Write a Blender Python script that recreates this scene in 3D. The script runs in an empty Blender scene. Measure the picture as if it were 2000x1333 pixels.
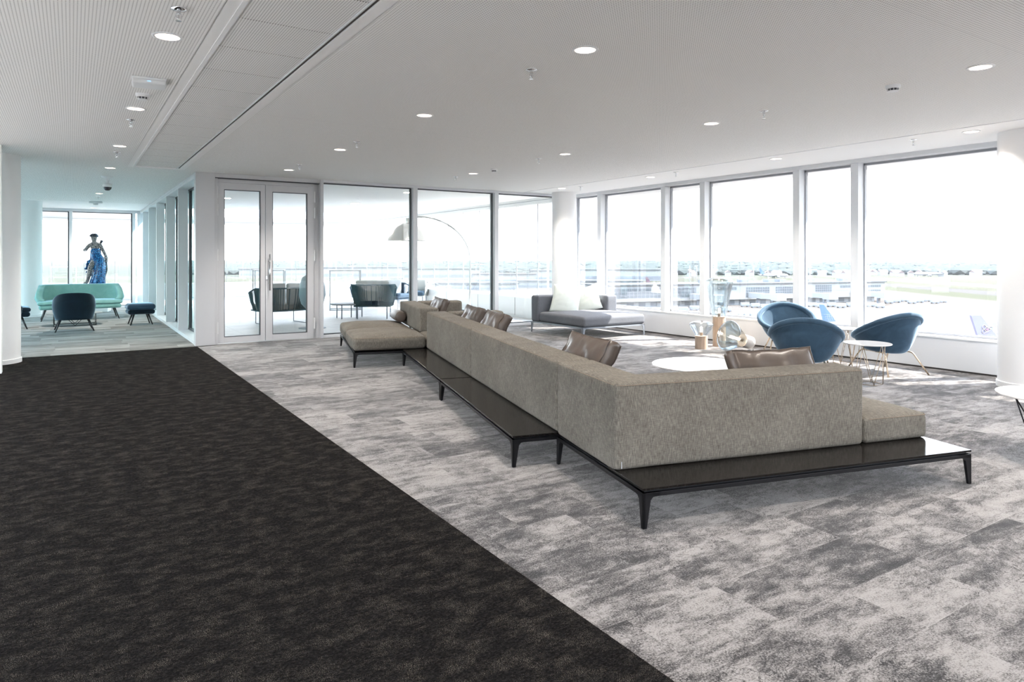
import bpy, bmesh, math, random
from mathutils import Vector, Matrix, noise
random.seed(7)
PI = math.pi
S = bpy.context.scene
C = S.collection
R = math.radians

# ------------------------------------------------------------------ camera
CAM_H = 1.4
YAW = math.atan(860/1333.3)
cam = bpy.data.cameras.new('camera'); camo = bpy.data.objects.new('camera', cam); C.objects.link(camo)
cam.sensor_width = 36; cam.lens = 24.0; cam.shift_x = 0; cam.shift_y = -(666.5-505)/2000
cam.clip_start = 0.05; cam.clip_end = 20000
camo.location = (0, 0, CAM_H); camo.rotation_euler = (R(90), 0, -YAW)
S.camera = camo

# ------------------------------------------------------------------ world, sun, exposure
W = bpy.data.worlds.new('sky'); S.world = W; W.use_nodes = True
wn = W.node_tree.nodes; wl = W.node_tree.links
bg = wn['Background']; bg.inputs[1].default_value = 2.6
tc = wn.new('ShaderNodeTexCoord'); sp = wn.new('ShaderNodeSeparateXYZ'); rp = wn.new('ShaderNodeValToRGB')
wl.new(tc.outputs['Generated'], sp.inputs[0]); wl.new(sp.outputs[2], rp.inputs[0]); wl.new(rp.outputs[0], bg.inputs[0])
rp.color_ramp.elements[0].position = 0.0; rp.color_ramp.elements[0].color = (0.42, 0.435, 0.45, 1)
rp.color_ramp.elements[1].position = 0.6; rp.color_ramp.elements[1].color = (0.56, 0.72, 0.95, 1)
e = rp.color_ramp.elements.new(0.14); e.color = (0.42, 0.435, 0.455, 1)
sun = bpy.data.lights.new('sun', 'SUN'); suno = bpy.data.objects.new('sun', sun); C.objects.link(suno)
sun.energy = 5.4; sun.angle = R(0.6); sun.color = (1, 0.95, 0.88)
SUND = Vector((0.66, -0.30, 0.80)).normalized()
suno.rotation_euler = SUND.to_track_quat('Z', 'Y').to_euler()
suno.location = (30, -15, 40)
VS = S.view_settings
S.display_settings.display_device = 'sRGB'
VS.view_transform = 'Standard'; VS.look = 'None'; VS.gamma = 1; VS.use_curve_mapping = False
VS.exposure = 2.65
S.cycles.max_bounces = 10; S.cycles.diffuse_bounces = 6; S.cycles.transparent_max_bounces = 24
S.cycles.volume_bounces = 0; S.cycles.caustics_refractive = False; S.cycles.caustics_reflective = False
S.cycles.sample_clamp_indirect = 8

# ------------------------------------------------------------------ materials
def nt(name):
    m = bpy.data.materials.new(name); m.use_nodes = True
    n = m.node_tree.nodes; return m, n, m.node_tree.links, n['Principled BSDF']
def mat(name, col, rough=0.5, metal=0.0, spec=0.5, emit=None, es=0, sheen=0, coat=0):
    m, n, l, b = nt(name)
    b.inputs['Base Color'].default_value = (*col, 1); b.inputs['Roughness'].default_value = rough
    b.inputs['Metallic'].default_value = metal; b.inputs['Specular IOR Level'].default_value = spec
    b.inputs['Sheen Weight'].default_value = sheen; b.inputs['Coat Weight'].default_value = coat
    if emit: b.inputs['Emission Color'].default_value = (*emit, 1); b.inputs['Emission Strength'].default_value = es
    # a faint procedural unevenness on every surface
    t = n.new('ShaderNodeTexNoise'); t.inputs['Scale'].default_value = 6; t.inputs['Detail'].default_value = 4
    r = n.new('ShaderNodeMapRange'); r.inputs[3].default_value = max(0.02, rough-0.05); r.inputs[4].default_value = min(1, rough+0.05)
    l.new(t.outputs[0], r.inputs[0]); l.new(r.outputs[0], b.inputs['Roughness'])
    return m
class G:
    """tiny node helper"""
    def __init__(s, m): s.n = m.node_tree.nodes; s.l = m.node_tree.links
    def _in(s, node, i, v):
        if v is None: return
        if isinstance(v, bpy.types.NodeSocket): s.l.new(v, node.inputs[i])
        else: node.inputs[i].default_value = v
    def math(s, op, a, b=None, c=None, clamp=False):
        x = s.n.new('ShaderNodeMath'); x.operation = op; x.use_clamp = clamp
        s._in(x, 0, a); s._in(x, 1, b); s._in(x, 2, c); return x.outputs[0]
    def vm(s, op, a, b=None, scale=None):
        x = s.n.new('ShaderNodeVectorMath'); x.operation = op
        s._in(x, 0, a); s._in(x, 1, b)
        if scale is not None: x.inputs['Scale'].default_value = scale
        return x.outputs['Value'] if op in ('LENGTH', 'DISTANCE') else x.outputs[0]
    def pos(s): return s.n.new('ShaderNodeNewGeometry').outputs['Position']
    def obj(s): return s.n.new('ShaderNodeTexCoord').outputs['Object']
    def sep(s, v):
        x = s.n.new('ShaderNodeSeparateXYZ'); s.l.new(v, x.inputs[0]); return x.outputs
    def comb(s, x, y, z=0.0):
        c = s.n.new('ShaderNodeCombineXYZ'); s._in(c, 0, x); s._in(c, 1, y); s._in(c, 2, z); return c.outputs[0]
    def noise(s, v, scale, detail=3, rough=0.5, dist=0.0):
        x = s.n.new('ShaderNodeTexNoise'); s._in(x, 'Vector', v); x.inputs['Scale'].default_value = scale
        x.inputs['Detail'].default_value = detail; x.inputs['Roughness'].default_value = rough; x.inputs['Distortion'].default_value = dist
        return x.outputs[0]
    def white(s, v):
        x = s.n.new('ShaderNodeTexWhiteNoise'); s._in(x, 'Vector', v); return x.outputs
    def vor(s, v, scale, feature='F1'):
        x = s.n.new('ShaderNodeTexVoronoi'); x.feature = feature; s._in(x, 'Vector', v); x.inputs['Scale'].default_value = scale
        return x.outputs[0]
    def ramp(s, f, stops):
        x = s.n.new('ShaderNodeValToRGB'); s._in(x, 0, f); cr = x.color_ramp
        while len(cr.elements) < len(stops): cr.elements.new(0.5)
        for e, (p, c) in zip(cr.elements, stops): e.position = p; e.color = (*c, 1) if len(c) == 3 else c
        return x.outputs[0]
    def mix(s, f, a, b, mode='MIX'):
        x = s.n.new('ShaderNodeMix'); x.data_type = 'RGBA'; x.blend_type = mode
        s._in(x, 0, f)
        for i, v in ((6, a), (7, b)):
            if isinstance(v, tuple): v = (*v, 1) if len(v) == 3 else v
            s._in(x, i, v)
        return x.outputs[2]
    def rng(s, f, a, b, c, d):
        x = s.n.new('ShaderNodeMapRange'); s._in(x, 0, f)
        for i, v in zip((1, 2, 3, 4), (a, b, c, d)): x.inputs[i].default_value = v
        return x.outputs[0]
    def bump(s, h, strength, dist, bsdf):
        x = s.n.new('ShaderNodeBump'); s._in(x, 'Height', h); x.inputs['Strength'].default_value = strength; x.inputs['Distance'].default_value = dist
        s.l.new(x.outputs[0], bsdf.inputs['Normal'])

def fabric(name, dark, mid, light, sc=1.0, sheen=0.0, slub=1.0):
    m, n, l, b = nt(name); g = G(m)
    p = g.obj(); x, y, z = g.sep(p)
    nx, ny, nz = g.sep(n.new('ShaderNodeTexCoord').outputs['Normal'])
    top = g.math('GREATER_THAN', g.math('ABSOLUTE', nz), 0.7)
    side = g.math('GREATER_THAN', g.math('ABSOLUTE', nx), 0.7)
    # u: across, v: along the threads, picked from the facing of the cloth
    u = g.math('ADD', g.math('MULTIPLY', x, g.math('SUBTRACT', 1.0, side)), g.math('MULTIPLY', y, side))
    v = g.math('ADD', g.math('MULTIPLY', z, g.math('SUBTRACT', 1.0, top)), g.math('MULTIPLY', y, top))
    F1, F2 = 640*sc, 24*sc
    def thread(p_, q_, zz):   # every thread carries its own run of slubs
        sh = g.white(g.comb(g.math('FLOOR', g.math('MULTIPLY', p_, F1*0.9)), zz, 0.0))[0]
        return g.noise(g.comb(g.math('MULTIPLY', p_, F1), g.math('ADD', g.math('MULTIPLY', q_, F2), g.math('MULTIPLY', sh, 40.0)), zz), 1, 2)
    a = thread(u, v, 0.0); c = thread(v, u, 7.0)
    f = g.noise(p, 900*sc, 1); d = g.noise(p, 3.0, 3)
    s_ = g.math('ADD', g.math('MULTIPLY', a, 0.52*slub), g.math('MULTIPLY', c, 0.25*slub))
    s_ = g.math('ADD', s_, g.math('MULTIPLY', f, 0.28)); s_ = g.math('ADD', s_, g.math('MULTIPLY', d, 0.10))
    k = 0.5*(0.77*slub+0.38)
    l.new(g.ramp(s_, [(k-0.15, dark), (k, mid), (k+0.15, light)]), b.inputs['Base Color'])
    b.inputs['Roughness'].default_value = 0.9; b.inputs['Specular IOR Level'].default_value = 0.15
    b.inputs['Sheen Weight'].default_value = sheen; b.inputs['Sheen Roughness'].default_value = 0.4
    g.bump(s_, 0.35, 0.002, b)
    return m
def velvet(name, col, deep):
    m, n, l, b = nt(name); g = G(m)
    a = g.noise(g.obj(), 5, 4, 0.6, 0.8)
    l.new(g.ramp(a, [(0.3, deep), (0.7, col)]), b.inputs['Base Color'])
    b.inputs['Roughness'].default_value = 0.75; b.inputs['Sheen Weight'].default_value = 0.9; b.inputs['Sheen Roughness'].default_value = 0.35
    b.inputs['Sheen Tint'].default_value = (0.5, 0.68, 0.85, 1); b.inputs['Specular IOR Level'].default_value = 0.2
    g.bump(a, 0.15, 0.01, b)
    return m
def perforated(name, col, pitch, rad):
    m, n, l, b = nt(name); g = G(m)
    p = g.pos(); x, y, z = g.sep(p)
    v = g.comb(g.math('FRACT', g.math('DIVIDE', x, pitch)), g.math('FRACT', g.math('DIVIDE', y, pitch)), 0.0)
    d = g.vm('DISTANCE', v, (0.5, 0.5, 0))
    k = g.rng(d, rad/pitch*0.85, rad/pitch*1.1, 0, 1)
    # butt joints between boards
    j1 = g.math('LESS_THAN', g.math('FRACT', g.math('DIVIDE', g.math('ADD', y, 0.4), 2.4)), 0.0012)
    cc = g.mix(k, (0.22, 0.21, 0.20), col)  # holes are dark dots; the shade inside them is put into the colour
    cc = g.mix(j1, cc, tuple(v*0.8 for v in col))
    l.new(cc, b.inputs['Base Color']); b.inputs['Roughness'].default_value = 0.75; b.inputs['Specular IOR Level'].default_value = 0.2
    return m
def glass(name, tint=(1, 1, 1), veil=0.0, refl=0.06):
    m = bpy.data.materials.new(name); m.use_nodes = True; n = m.node_tree.nodes; l = m.node_tree.links
    n.remove(n['Principled BSDF']); out = n['Material Output']
    t = n.new('ShaderNodeBsdfTransparent'); t.inputs[0].default_value = (*tint, 1)
    gl = n.new('ShaderNodeBsdfGlossy'); gl.inputs['Roughness'].default_value = 0.01
    lw = n.new('ShaderNodeLayerWeight'); lw.inputs[0].default_value = 0.35
    mr = n.new('ShaderNodeMapRange'); mr.inputs[3].default_value = refl*0.6; mr.inputs[4].default_value = 0.30
    l.new(lw.outputs['Fresnel'], mr.inputs[0])
    mx = n.new('ShaderNodeMixShader'); l.new(mr.outputs[0], mx.inputs[0]); l.new(t.outputs[0], mx.inputs[1]); l.new(gl.outputs[0], mx.inputs[2])
    last = mx.outputs[0]
    if veil:
        tl = n.new('ShaderNodeBsdfTranslucent'); tl.inputs[0].default_value = (0.95, 0.97, 1, 1)
        m2 = n.new('ShaderNodeMixShader'); m2.inputs[0].default_value = veil
        l.new(last, m2.inputs[1]); l.new(tl.outputs[0], m2.inputs[2]); last = m2.outputs[0]
    l.new(last, out.inputs[0])
    return m

def carpet_mat():
    m, n, l, b = nt('patterned_carpet'); g = G(m)
    x, y, z = g.sep(g.pos())
    TW, TL = 0.33, 0.5
    row = g.math('FLOOR', g.math('DIVIDE', y, TW))
    sh = g.math('MULTIPLY', g.white(g.comb(row, 3.0, 0.0))[0], 1.0)
    col_ = g.math('FLOOR', g.math('DIVIDE', g.math('ADD', x, sh), TL))
    tid = g.comb(col_, row, 0.0)
    wn_ = g.white(tid); r1 = wn_[0]
    off = g.vm('SCALE', wn_[1], scale=40.0)
    pp = g.comb(x, y, 0.0)
    # the pattern breaks at each tile: every tile shifts the motif
    tp = g.vm('ADD', pp, off)
    tx, ty, tz = g.sep(tp)
    streak = g.noise(g.comb(g.math('MULTIPLY', tx, 2.6), g.math('MULTIPLY', ty, 8.0), tz), 1, 8, 0.74, 0.3)
    patch = g.noise(pp, 1.3, 2, 0.5)
    blot = g.noise(g.comb(g.math('MULTIPLY', tx, 9.0), g.math('MULTIPLY', ty, 14.0), tz), 1, 7, 0.78, 0.8)
    ridge = g.noise(g.comb(g.math('MULTIPLY', tx, 7.0), g.math('MULTIPLY', ty, 9.0), 5.0), 1, 3, 0.55, 2.2)
    line = g.math('LESS_THAN', g.math('ABSOLUTE', g.math('SUBTRACT', ridge, 0.5)), 0.012)
    region = g.math('GREATER_THAN', g.noise(g.vm('ADD', pp, (4.2, 1.3, 0)), 1.1, 2), 0.50)
    line = g.math('MULTIPLY', line, region)
    fine = g.noise(pp, 130, 4, 0.85)
    weft = g.noise(g.comb(g.math('MULTIPLY', x, 60.0), g.math('MULTIPLY', y, 420.0), 0.0), 1, 2)
    v = g.math('ADD', g.math('MULTIPLY', g.math('SUBTRACT', streak, 0.5), 2.0), 0.56)
    v = g.math('ADD', v, g.math('MULTIPLY', g.math('SUBTRACT', r1, 0.5), 0.30))
    v = g.math('ADD', v, g.math('MULTIPLY', g.math('SUBTRACT', blot, 0.5), 1.3))
    v = g.math('ADD', v, g.math('MULTIPLY', g.math('SUBTRACT', patch, 0.5), 0.6))
    v = g.math('SUBTRACT', v, g.math('MULTIPLY', line, 0.35))
    v = g.math('ADD', v, g.math('MULTIPLY', g.math('SUBTRACT', fine, 0.5), 2.4))
    v = g.math('ADD', v, g.math('MULTIPLY', g.math('SUBTRACT', weft, 0.5), 0.35))
    # seams between the planks
    fy = g.math('FRACT', g.math('DIVIDE', y, TW)); fx = g.math('FRACT', g.math('DIVIDE', g.math('ADD', x, sh), TL))
    seam = g.math('MAXIMUM', g.math('LESS_THAN', fy, 0.014), g.math('LESS_THAN', fx, 0.004))
    v = g.math('ADD', v, g.math('MULTIPLY', seam, 0.10))
    c = g.ramp(v, [(0.14, (0.011, 0.011, 0.012)), (0.36, (0.047, 0.045, 0.046)), (0.54, (0.155, 0.147, 0.145)), (0.85, (0.30, 0.287, 0.283))])
    l.new(c, b.inputs['Base Color']); b.inputs['Roughness'].default_value = 0.95; b.inputs['Specular IOR Level'].default_value = 0.1
    b.inputs['Sheen Weight'].default_value = 0.36; b.inputs['Sheen Roughness'].default_value = 0.30; b.inputs['Sheen Tint'].default_value = (1.0, 0.95, 0.92, 1)
    g.bump(g.math('ADD', fine, g.math('MULTIPLY', v, 0.5)), 0.4, 0.004, b)
    return m
def bay_carpet_mat():
    m, n, l, b = nt('striated_carpet'); g = G(m)
    x, y, z = g.sep(g.pos())
    TW, TL = 0.25, 1.0
    row = g.math('FLOOR', g.math('DIVIDE', y, TW)); sh = g.white(g.comb(row, 9.0, 0.0))[0]
    col_ = g.math('FLOOR', g.math('DIVIDE', g.math('ADD', x, sh), TL))
    wn_ = g.white(g.comb(col_, row, 0.0)); tp = g.vm('ADD', g.comb(x, y, 0.0), g.vm('SCALE', wn_[1], scale=30.0))
    tx, ty, tz = g.sep(tp)
    st = g.noise(g.comb(g.math('MULTIPLY', tx, 2.2), g.math('MULTIPLY', ty, 22.0), tz), 1, 5, 0.65, 0.3)
    fine = g.noise(tp, 120, 2, 0.7)
    v = g.math('ADD', g.math('MULTIPLY', g.math('SUBTRACT', st, 0.5), 1.5), 0.5)
    v = g.math('ADD', v, g.math('MULTIPLY', g.math('SUBTRACT', wn_[0], 0.5), 0.30))
    v = g.math('ADD', v, g.math('MULTIPLY', g.math('SUBTRACT', fine, 0.5), 0.4))
    c = g.ramp(v, [(0.05, (0.09, 0.087, 0.085)), (0.45, (0.24, 0.238, 0.23)), (0.9, (0.46, 0.455, 0.44))])
    l.new(c, b.inputs['Base Color']); b.inputs['Roughness'].default_value = 0.95; b.inputs['Specular IOR Level'].default_value = 0.1
    return m
def dark_carpet_mat():
    m, n, l, b = nt('dark_loop_carpet'); g = G(m)
    p = g.pos(); x, y, z = g.sep(p)
    q = g.comb(g.math('MULTIPLY', x, 1.0), g.math('MULTIPLY', y, 1.6), 0.0)
    big = g.noise(q, 62, 3, 0.65, 0.3); mid = g.noise(q, 110, 3, 0.7); fl = g.noise(q, 300, 2, 0.6)
    h = g.math('ADD', g.math('MULTIPLY', big, 0.6), g.math('MULTIPLY', mid, 0.5))
    c = g.ramp(h, [(0.40, (0.0022, 0.0021, 0.0023)), (0.54, (0.0075, 0.0071, 0.0075)), (0.68, (0.021, 0.0192, 0.0190))])  # crevice shade put into the colour: low pile darker, high pile lighter
    reg = g.rng(g.noise(q, 8, 5, 0.75), 0.46, 0.66, 0.0, 1.0)
    fk = g.math('MULTIPLY', g.math('GREATER_THAN', fl, 0.60), reg)
    c = g.mix(g.math('MULTIPLY', fk, 0.75), c, (0.34, 0.30, 0.25))
    l.new(c, b.inputs['Base Color']); b.inputs['Roughness'].default_value = 1.0; b.inputs['Specular IOR Level'].default_value = 0.03
    g.bump(h, 1.0, 0.012, b)
    return m
def wood_mat(name, a_, b_, rough=0.5):
    m, n, l, b = nt(name); g = G(m)
    x, y, z = g.sep(g.obj())
    v = g.noise(g.comb(g.math('MULTIPLY', x, 40.0), g.math('MULTIPLY', y, 40.0), g.math('MULTIPLY', z, 4.0)), 1, 3)
    l.new(g.ramp(v, [(0.35, a_), (0.65, b_)]), b.inputs['Base Color']); b.inputs['Roughness'].default_value = rough
    return m
def board_mat():
    m, n, l, b = nt('dark_stained_veneer'); g = G(m)
    x, y, z = g.sep(g.obj())
    v = g.noise(g.comb(g.math('MULTIPLY', x, 90.0), g.math('MULTIPLY', y, 4.0), 0.0), 1, 3)
    l.new(g.ramp(v, [(0.3, (0.004, 0.0035, 0.0035)), (0.7, (0.011, 0.009, 0.008))]), b.inputs['Base Color'])
    b.inputs['Roughness'].default_value = 0.1; b.inputs['Specular IOR Level'].default_value = 0.24
    r = g.rng(v, 0.2, 0.8, 0.07, 0.14); l.new(r, b.inputs['Roughness'])
    return m

M = {}
M['white'] = mat('white_paint', (0.86, 0.86, 0.86), 0.6, spec=0.3)
M['plaster'] = mat('ceiling_plaster', (0.88, 0.875, 0.865), 0.8, spec=0.2)
M['frame'] = mat('grey_white_metal', (0.70, 0.715, 0.735), 0.4, spec=0.4)
M['doorframe'] = mat('pale_grey_metal', (0.58, 0.585, 0.60), 0.4, spec=0.4)
M['gasket'] = mat('dark_gasket', (0.06, 0.065, 0.075), 0.5)
M['greyline'] = mat('grey_window_bead', (0.30, 0.31, 0.33), 0.4)
M['recess'] = mat('shadow_gap', (0.08, 0.07, 0.065), 0.8)
M['perf'] = perforated('perforated_plasterboard', (0.89, 0.885, 0.87), 0.018, 0.0034)
M['perfp'] = perforated('perforated_panel', (0.87, 0.865, 0.85), 0.0155, 0.0036)
M['carpet'] = carpet_mat(); M['baycarpet'] = bay_carpet_mat(); M['dark'] = dark_carpet_mat()
M['beige'] = fabric('oat_woven_fabric', (0.042, 0.037, 0.032), (0.130, 0.119, 0.102), (0.31, 0.288, 0.252))
M['piping'] = mat('seam_thread', (0.18, 0.14, 0.105), 0.9)
M['greyfab'] = fabric('grey_woven_fabric', (0.085, 0.088, 0.10), (0.14, 0.147, 0.163), (0.21, 0.22, 0.24), 1.3, slub=0.8)
M['pillow'] = mat('ice_green_cotton', (0.66, 0.70, 0.66), 0.85, sheen=0.2)
M['leather'] = mat('taupe_leather', (0.085, 0.066, 0.055), 0.33, spec=0.5)
M['blackmetal'] = mat('black_lacquered_metal', (0.006, 0.006, 0.0075), 0.35, spec=0.25)
M['board'] = board_mat()
M['blue'] = velvet('petrol_blue_velvet', (0.045, 0.088, 0.135), (0.024, 0.050, 0.082))
M['navy'] = velvet('navy_velvet', (0.006, 0.018, 0.030), (0.004, 0.010, 0.018))
M['mint'] = velvet('mint_velvet', (0.24, 0.44, 0.40), (0.18, 0.36, 0.33))
M['brass'] = mat('champagne_metal', (0.55, 0.44, 0.33), 0.28, metal=0.9)
M['chrome'] = mat('chrome', (0.75, 0.76, 0.78), 0.12, metal=1.0)
M['marble'] = mat('white_marble', (0.78, 0.77, 0.76), 0.08, spec=0.6)
M['oak'] = wood_mat('pale_oak', (0.36, 0.275, 0.21), (0.45, 0.35, 0.275))
M['darkwood'] = mat('black_stained_wood', (0.016, 0.015, 0.017), 0.4)
M['porcelain'] = mat('white_ceramic', (0.72, 0.66, 0.60), 0.3)
M['paneglass'] = glass('clear_pane', (0.975, 0.975, 0.97))
M['tintglass'] = glass('green_tinted_pane', (0.86, 0.985, 0.975))
M['screenglass'] = glass('wind_screen_glass', (0.96, 0.975, 0.97), veil=0.006, refl=0.04)
M['emit'] = mat('lamp_disc', (1, 1, 1), 0.5, emit=(1, 0.90, 0.78), es=14)
M['filament'] = mat('glowing_tube', (1, 1, 1), 0.5, emit=(1, 0.78, 0.60), es=16)
M['reflector'] = mat('lamp_reflector', (0.50, 0.44, 0.39), 0.4)
M['plastic'] = mat('white_plastic', (0.78, 0.79, 0.80), 0.4)
M['rope'] = mat('teal_rope', (0.030, 0.075, 0.092), 0.8)
M['rope2'] = mat('slate_blue_rope', (0.03, 0.06, 0.10), 0.8)
M['outframe'] = mat('grey_outdoor_metal', (0.22, 0.24, 0.27), 0.5)
M['paleframe'] = mat('light_grey_outdoor_metal', (0.42, 0.43, 0.45), 0.5)
M['cushion'] = mat('pale_outdoor_cushion', (0.42, 0.43, 0.42), 0.9)
M['egg'] = mat('blue_grey_shell', (0.22, 0.28, 0.32), 0.5)
M['lampmetal'] = mat('brushed_steel', (0.55, 0.56, 0.56), 0.3, metal=0.7)
M['lampshade'] = mat('satin_steel_shade', (0.55, 0.54, 0.50), 0.25, metal=0.8)
M['cable'] = mat('black_cable', (0.02, 0.02, 0.025), 0.5)

def lamp_glass(name, tint, dens):
    m = bpy.data.materials.new(name); m.use_nodes = True; n = m.node_tree.nodes; l = m.node_tree.links
    n.remove(n['Principled BSDF']); out = n['Material Output']
    t = n.new('ShaderNodeBsdfTransparent'); gl = n.new('ShaderNodeBsdfGlossy'); gl.inputs['Roughness'].default_value = 0.02
    gl.inputs[0].default_value = (0.95, 0.97, 1, 1)
    lw = n.new('ShaderNodeLayerWeight'); lw.inputs[0].default_value = 0.5
    rp_ = n.new('ShaderNodeValToRGB'); l.new(lw.outputs['Facing'], rp_.inputs[0])
    rp_.color_ramp.elements[0].position = 0.1; rp_.color_ramp.elements[0].color = (*tint, 1)
    rp_.color_ramp.elements[1].position = 1.0; rp_.color_ramp.elements[1].color = tuple(v*dens for v in tint) + (1,)
    l.new(rp_.outputs[0], t.inputs[0])
    mr = n.new('ShaderNodeMapRange'); mr.inputs[3].default_value = 0.05; mr.inputs[4].default_value = 0.6
    l.new(lw.outputs['Fresnel'], mr.inputs[0])
    mx = n.new('ShaderNodeMixShader'); l.new(mr.outputs[0], mx.inputs[0]); l.new(t.outputs[0], mx.inputs[1]); l.new(gl.outputs[0], mx.inputs[2])
    l.new(mx.outputs[0], out.inputs[0]); return m
M['lampglass'] = lamp_glass('clear_blown_glass', (0.93, 0.95, 0.95), 0.55)
M['smokeglass'] = lamp_glass('grey_blown_glass', (0.80, 0.84, 0.83), 0.45)

# ------------------------------------------------------------------ mesh helpers
def link(name, bm, m, parent=None, smooth=False, bevel=0, loc=None):
    bmesh.ops.recalc_face_normals(bm, faces=bm.faces)
    me = bpy.data.meshes.new(name); bm.to_mesh(me); bm.free()
    if m:
        for mm in (m if isinstance(m, list) else [m]): me.materials.append(mm)
    if smooth:
        me.polygons.foreach_set('use_smooth', [True]*len(me.polygons))
        if smooth == 2:
            try: me.set_sharp_from_angle(angle=R(40))
            except Exception: pass
    o = bpy.data.objects.new(name, me); C.objects.link(o)
    if parent: o.parent = parent
    if loc: o.location = loc
    if bevel:
        b = o.modifiers.new('bevel', 'BEVEL'); b.width = bevel; b.segments = 2; b.limit_method = 'ANGLE'
    return o
def NB(): return bmesh.new()
def box(bm, x0, x1, y0, y1, z0, z1, mtx=None):
    vs = [Vector((x, y, z)) for z in (z0, z1) for y in (y0, y1) for x in (x0, x1)]
    if mtx: vs = [mtx @ v for v in vs]
    v = [bm.verts.new(p) for p in vs]
    for f in ((0, 2, 3, 1), (4, 5, 7, 6), (0, 1, 5, 4), (2, 6, 7, 3), (0, 4, 6, 2), (1, 3, 7, 5)): bm.faces.new([v[i] for i in f])
    return bm
def bx(*a): return box(NB(), *a)
def lathe(bm, prof, seg=32, mtx=None, close=False, sx=1, sy=1):
    rings = []
    for r, z in prof:
        ring = []
        for i in range(seg):
            a = 2*PI*i/seg; p = Vector((max(r, 1e-4)*math.cos(a)*sx, max(r, 1e-4)*math.sin(a)*sy, z))
            ring.append(bm.verts.new(mtx @ p if mtx else p))
        rings.append(ring)
    for a, b in zip(rings, rings[1:]):
        for i in range(seg): bm.faces.new((a[i], a[(i+1) % seg], b[(i+1) % seg], b[i]))
    if close:
        bm.faces.new(rings[0][::-1]); bm.faces.new(rings[-1])
    return bm
def tube(bm, pts, r, seg=8, closed=False, caps=True):
    pts = [Vector(p) for p in pts]; n = len(pts); rings = []
    if not isinstance(r, (list, tuple)): r = [r]*n
    up = Vector((0, 0, 1)); prevn = None
    for i, p in enumerate(pts):
        if closed: t = pts[(i+1) % n]-pts[(i-1) % n]
        else: t = pts[min(i+1, n-1)]-pts[max(i-1, 0)]
        if t.length < 1e-9: t = Vector((0, 0, 1))
        t.normalize()
        if prevn is None:
            nn = t.cross(up)
            if nn.length < 1e-3: nn = t.cross(Vector((1, 0, 0)))
        else: nn = prevn - t*prevn.dot(t)
        nn.normalize(); prevn = nn; b = t.cross(nn)
        rings.append([bm.verts.new(p+(nn*math.cos(2*PI*k/seg)+b*math.sin(2*PI*k/seg))*r[i]) for k in range(seg)])
    rng = range(n) if closed else range(n-1)
    for i in rng:
        a, b = rings[i], rings[(i+1) % n]
        for k in range(seg): bm.faces.new((a[k], a[(k+1) % seg], b[(k+1) % seg], b[k]))
    if caps and not closed: bm.faces.new(rings[0][::-1]); bm.faces.new(rings[-1])
    return bm
def arc_pts(p0, p1, p2, n=6):
    p0, p1, p2 = Vector(p0), Vector(p1), Vector(p2)
    return [(1-t)**2*p0+2*t*(1-t)*p1+t*t*p2 for t in [i/n for i in range(n+1)]]
def softbox(bm, x0, x1, y0, y1, z0, z1, r=0.03, puff=0.0, side=0.0, mtx=None, rb=None, wob=0.0, seed=0, n=9):
    """box with rounded edges, a crowned top and slightly swollen sides"""
    cx, cy, cz = (x0+x1)/2, (y0+y1)/2, (z0+z1)/2; hx, hy, hz = (x1-x0)/2, (y1-y0)/2, (z1-z0)/2
    r = min(r, hx, hy, hz)
    def ax(h):
        e = [0, .18, .4, .68, 1]
        lo = [-h+r*t for t in e]; inn = h-r
        mid = [-inn+2*inn*i/n for i in range(1, n)] if inn > 1e-6 else []
        return lo+mid+[-v for v in reversed(lo)]
    X, Y, Z = ax(hx), ax(hy), ax(hz); cache = {}
    def P(i, j, k):
        key = (i, j, k)
        if key in cache: return cache[key]
        p = Vector((X[i], Y[j], Z[k]))
        q = Vector((max(-hx+r, min(hx-r, p.x)), max(-hy+r, min(hy-r, p.y)), max(-hz+r, min(hz-r, p.z))))
        d = p-q
        # cube-surface offset to rounded offset
        if d.length > 1e-9:
            m = max(abs(d.x), abs(d.y), abs(d.z)); d = d.normalized()*m
        p = q+d
        fx, fy, fz = 1-(p.x/hx)**4, 1-(p.y/hy)**4, 1-(p.z/hz)**4
        if puff and p.z > 0: p.z += puff*max(0, fx)*max(0, fy)
        if side:
            if abs(p.y) > hy-r*1.01: p.y += math.copysign(side*max(0, fx)*max(0, fz), p.y)
            if abs(p.x) > hx-r*1.01: p.x += math.copysign(side*max(0, fy)*max(0, fz), p.x)
        if wob: p += noise.noise_vector(Vector((p.x*4+seed, p.y*4, p.z*4)))*wob
        p += Vector((cx, cy, cz))
        if mtx: p = mtx @ p
        cache[key] = bm.verts.new(p); return cache[key]
    I, J, K = len(X)-1, len(Y)-1, len(Z)-1
    for i in range(I):
        for j in range(J):
            bm.faces.new((P(i, j, 0), P(i, j+1, 0), P(i+1, j+1, 0), P(i+1, j, 0)))
            bm.faces.new((P(i, j, K), P(i+1, j, K), P(i+1, j+1, K), P(i, j+1, K)))
    for i in range(I):
        for k in range(K):
            bm.faces.new((P(i, 0, k), P(i+1, 0, k), P(i+1, 0, k+1), P(i, 0, k+1)))
            bm.faces.new((P(i, J, k), P(i, J, k+1), P(i+1, J, k+1), P(i+1, J, k)))
    for j in range(J):
        for k in range(K):
            bm.faces.new((P(0, j, k), P(0, j, k+1), P(0, j+1, k+1), P(0, j+1, k)))
            bm.faces.new((P(I, j, k), P(I, j+1, k), P(I, j+1, k+1), P(I, j, k+1)))
    return bm
def tag(o, label, cat, group=None):
    o['label'] = label; o['category'] = cat
    if group: o['group'] = group
    return o
def thing(name, label, cat, loc=(0, 0, 0), rz=0, group=None):
    o = bpy.data.objects.new(name, None); C.objects.link(o); o.empty_display_size = 0.1
    o.location = loc; o.rotation_euler = (0, 0, rz); return tag(o, label, cat, group)
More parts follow.
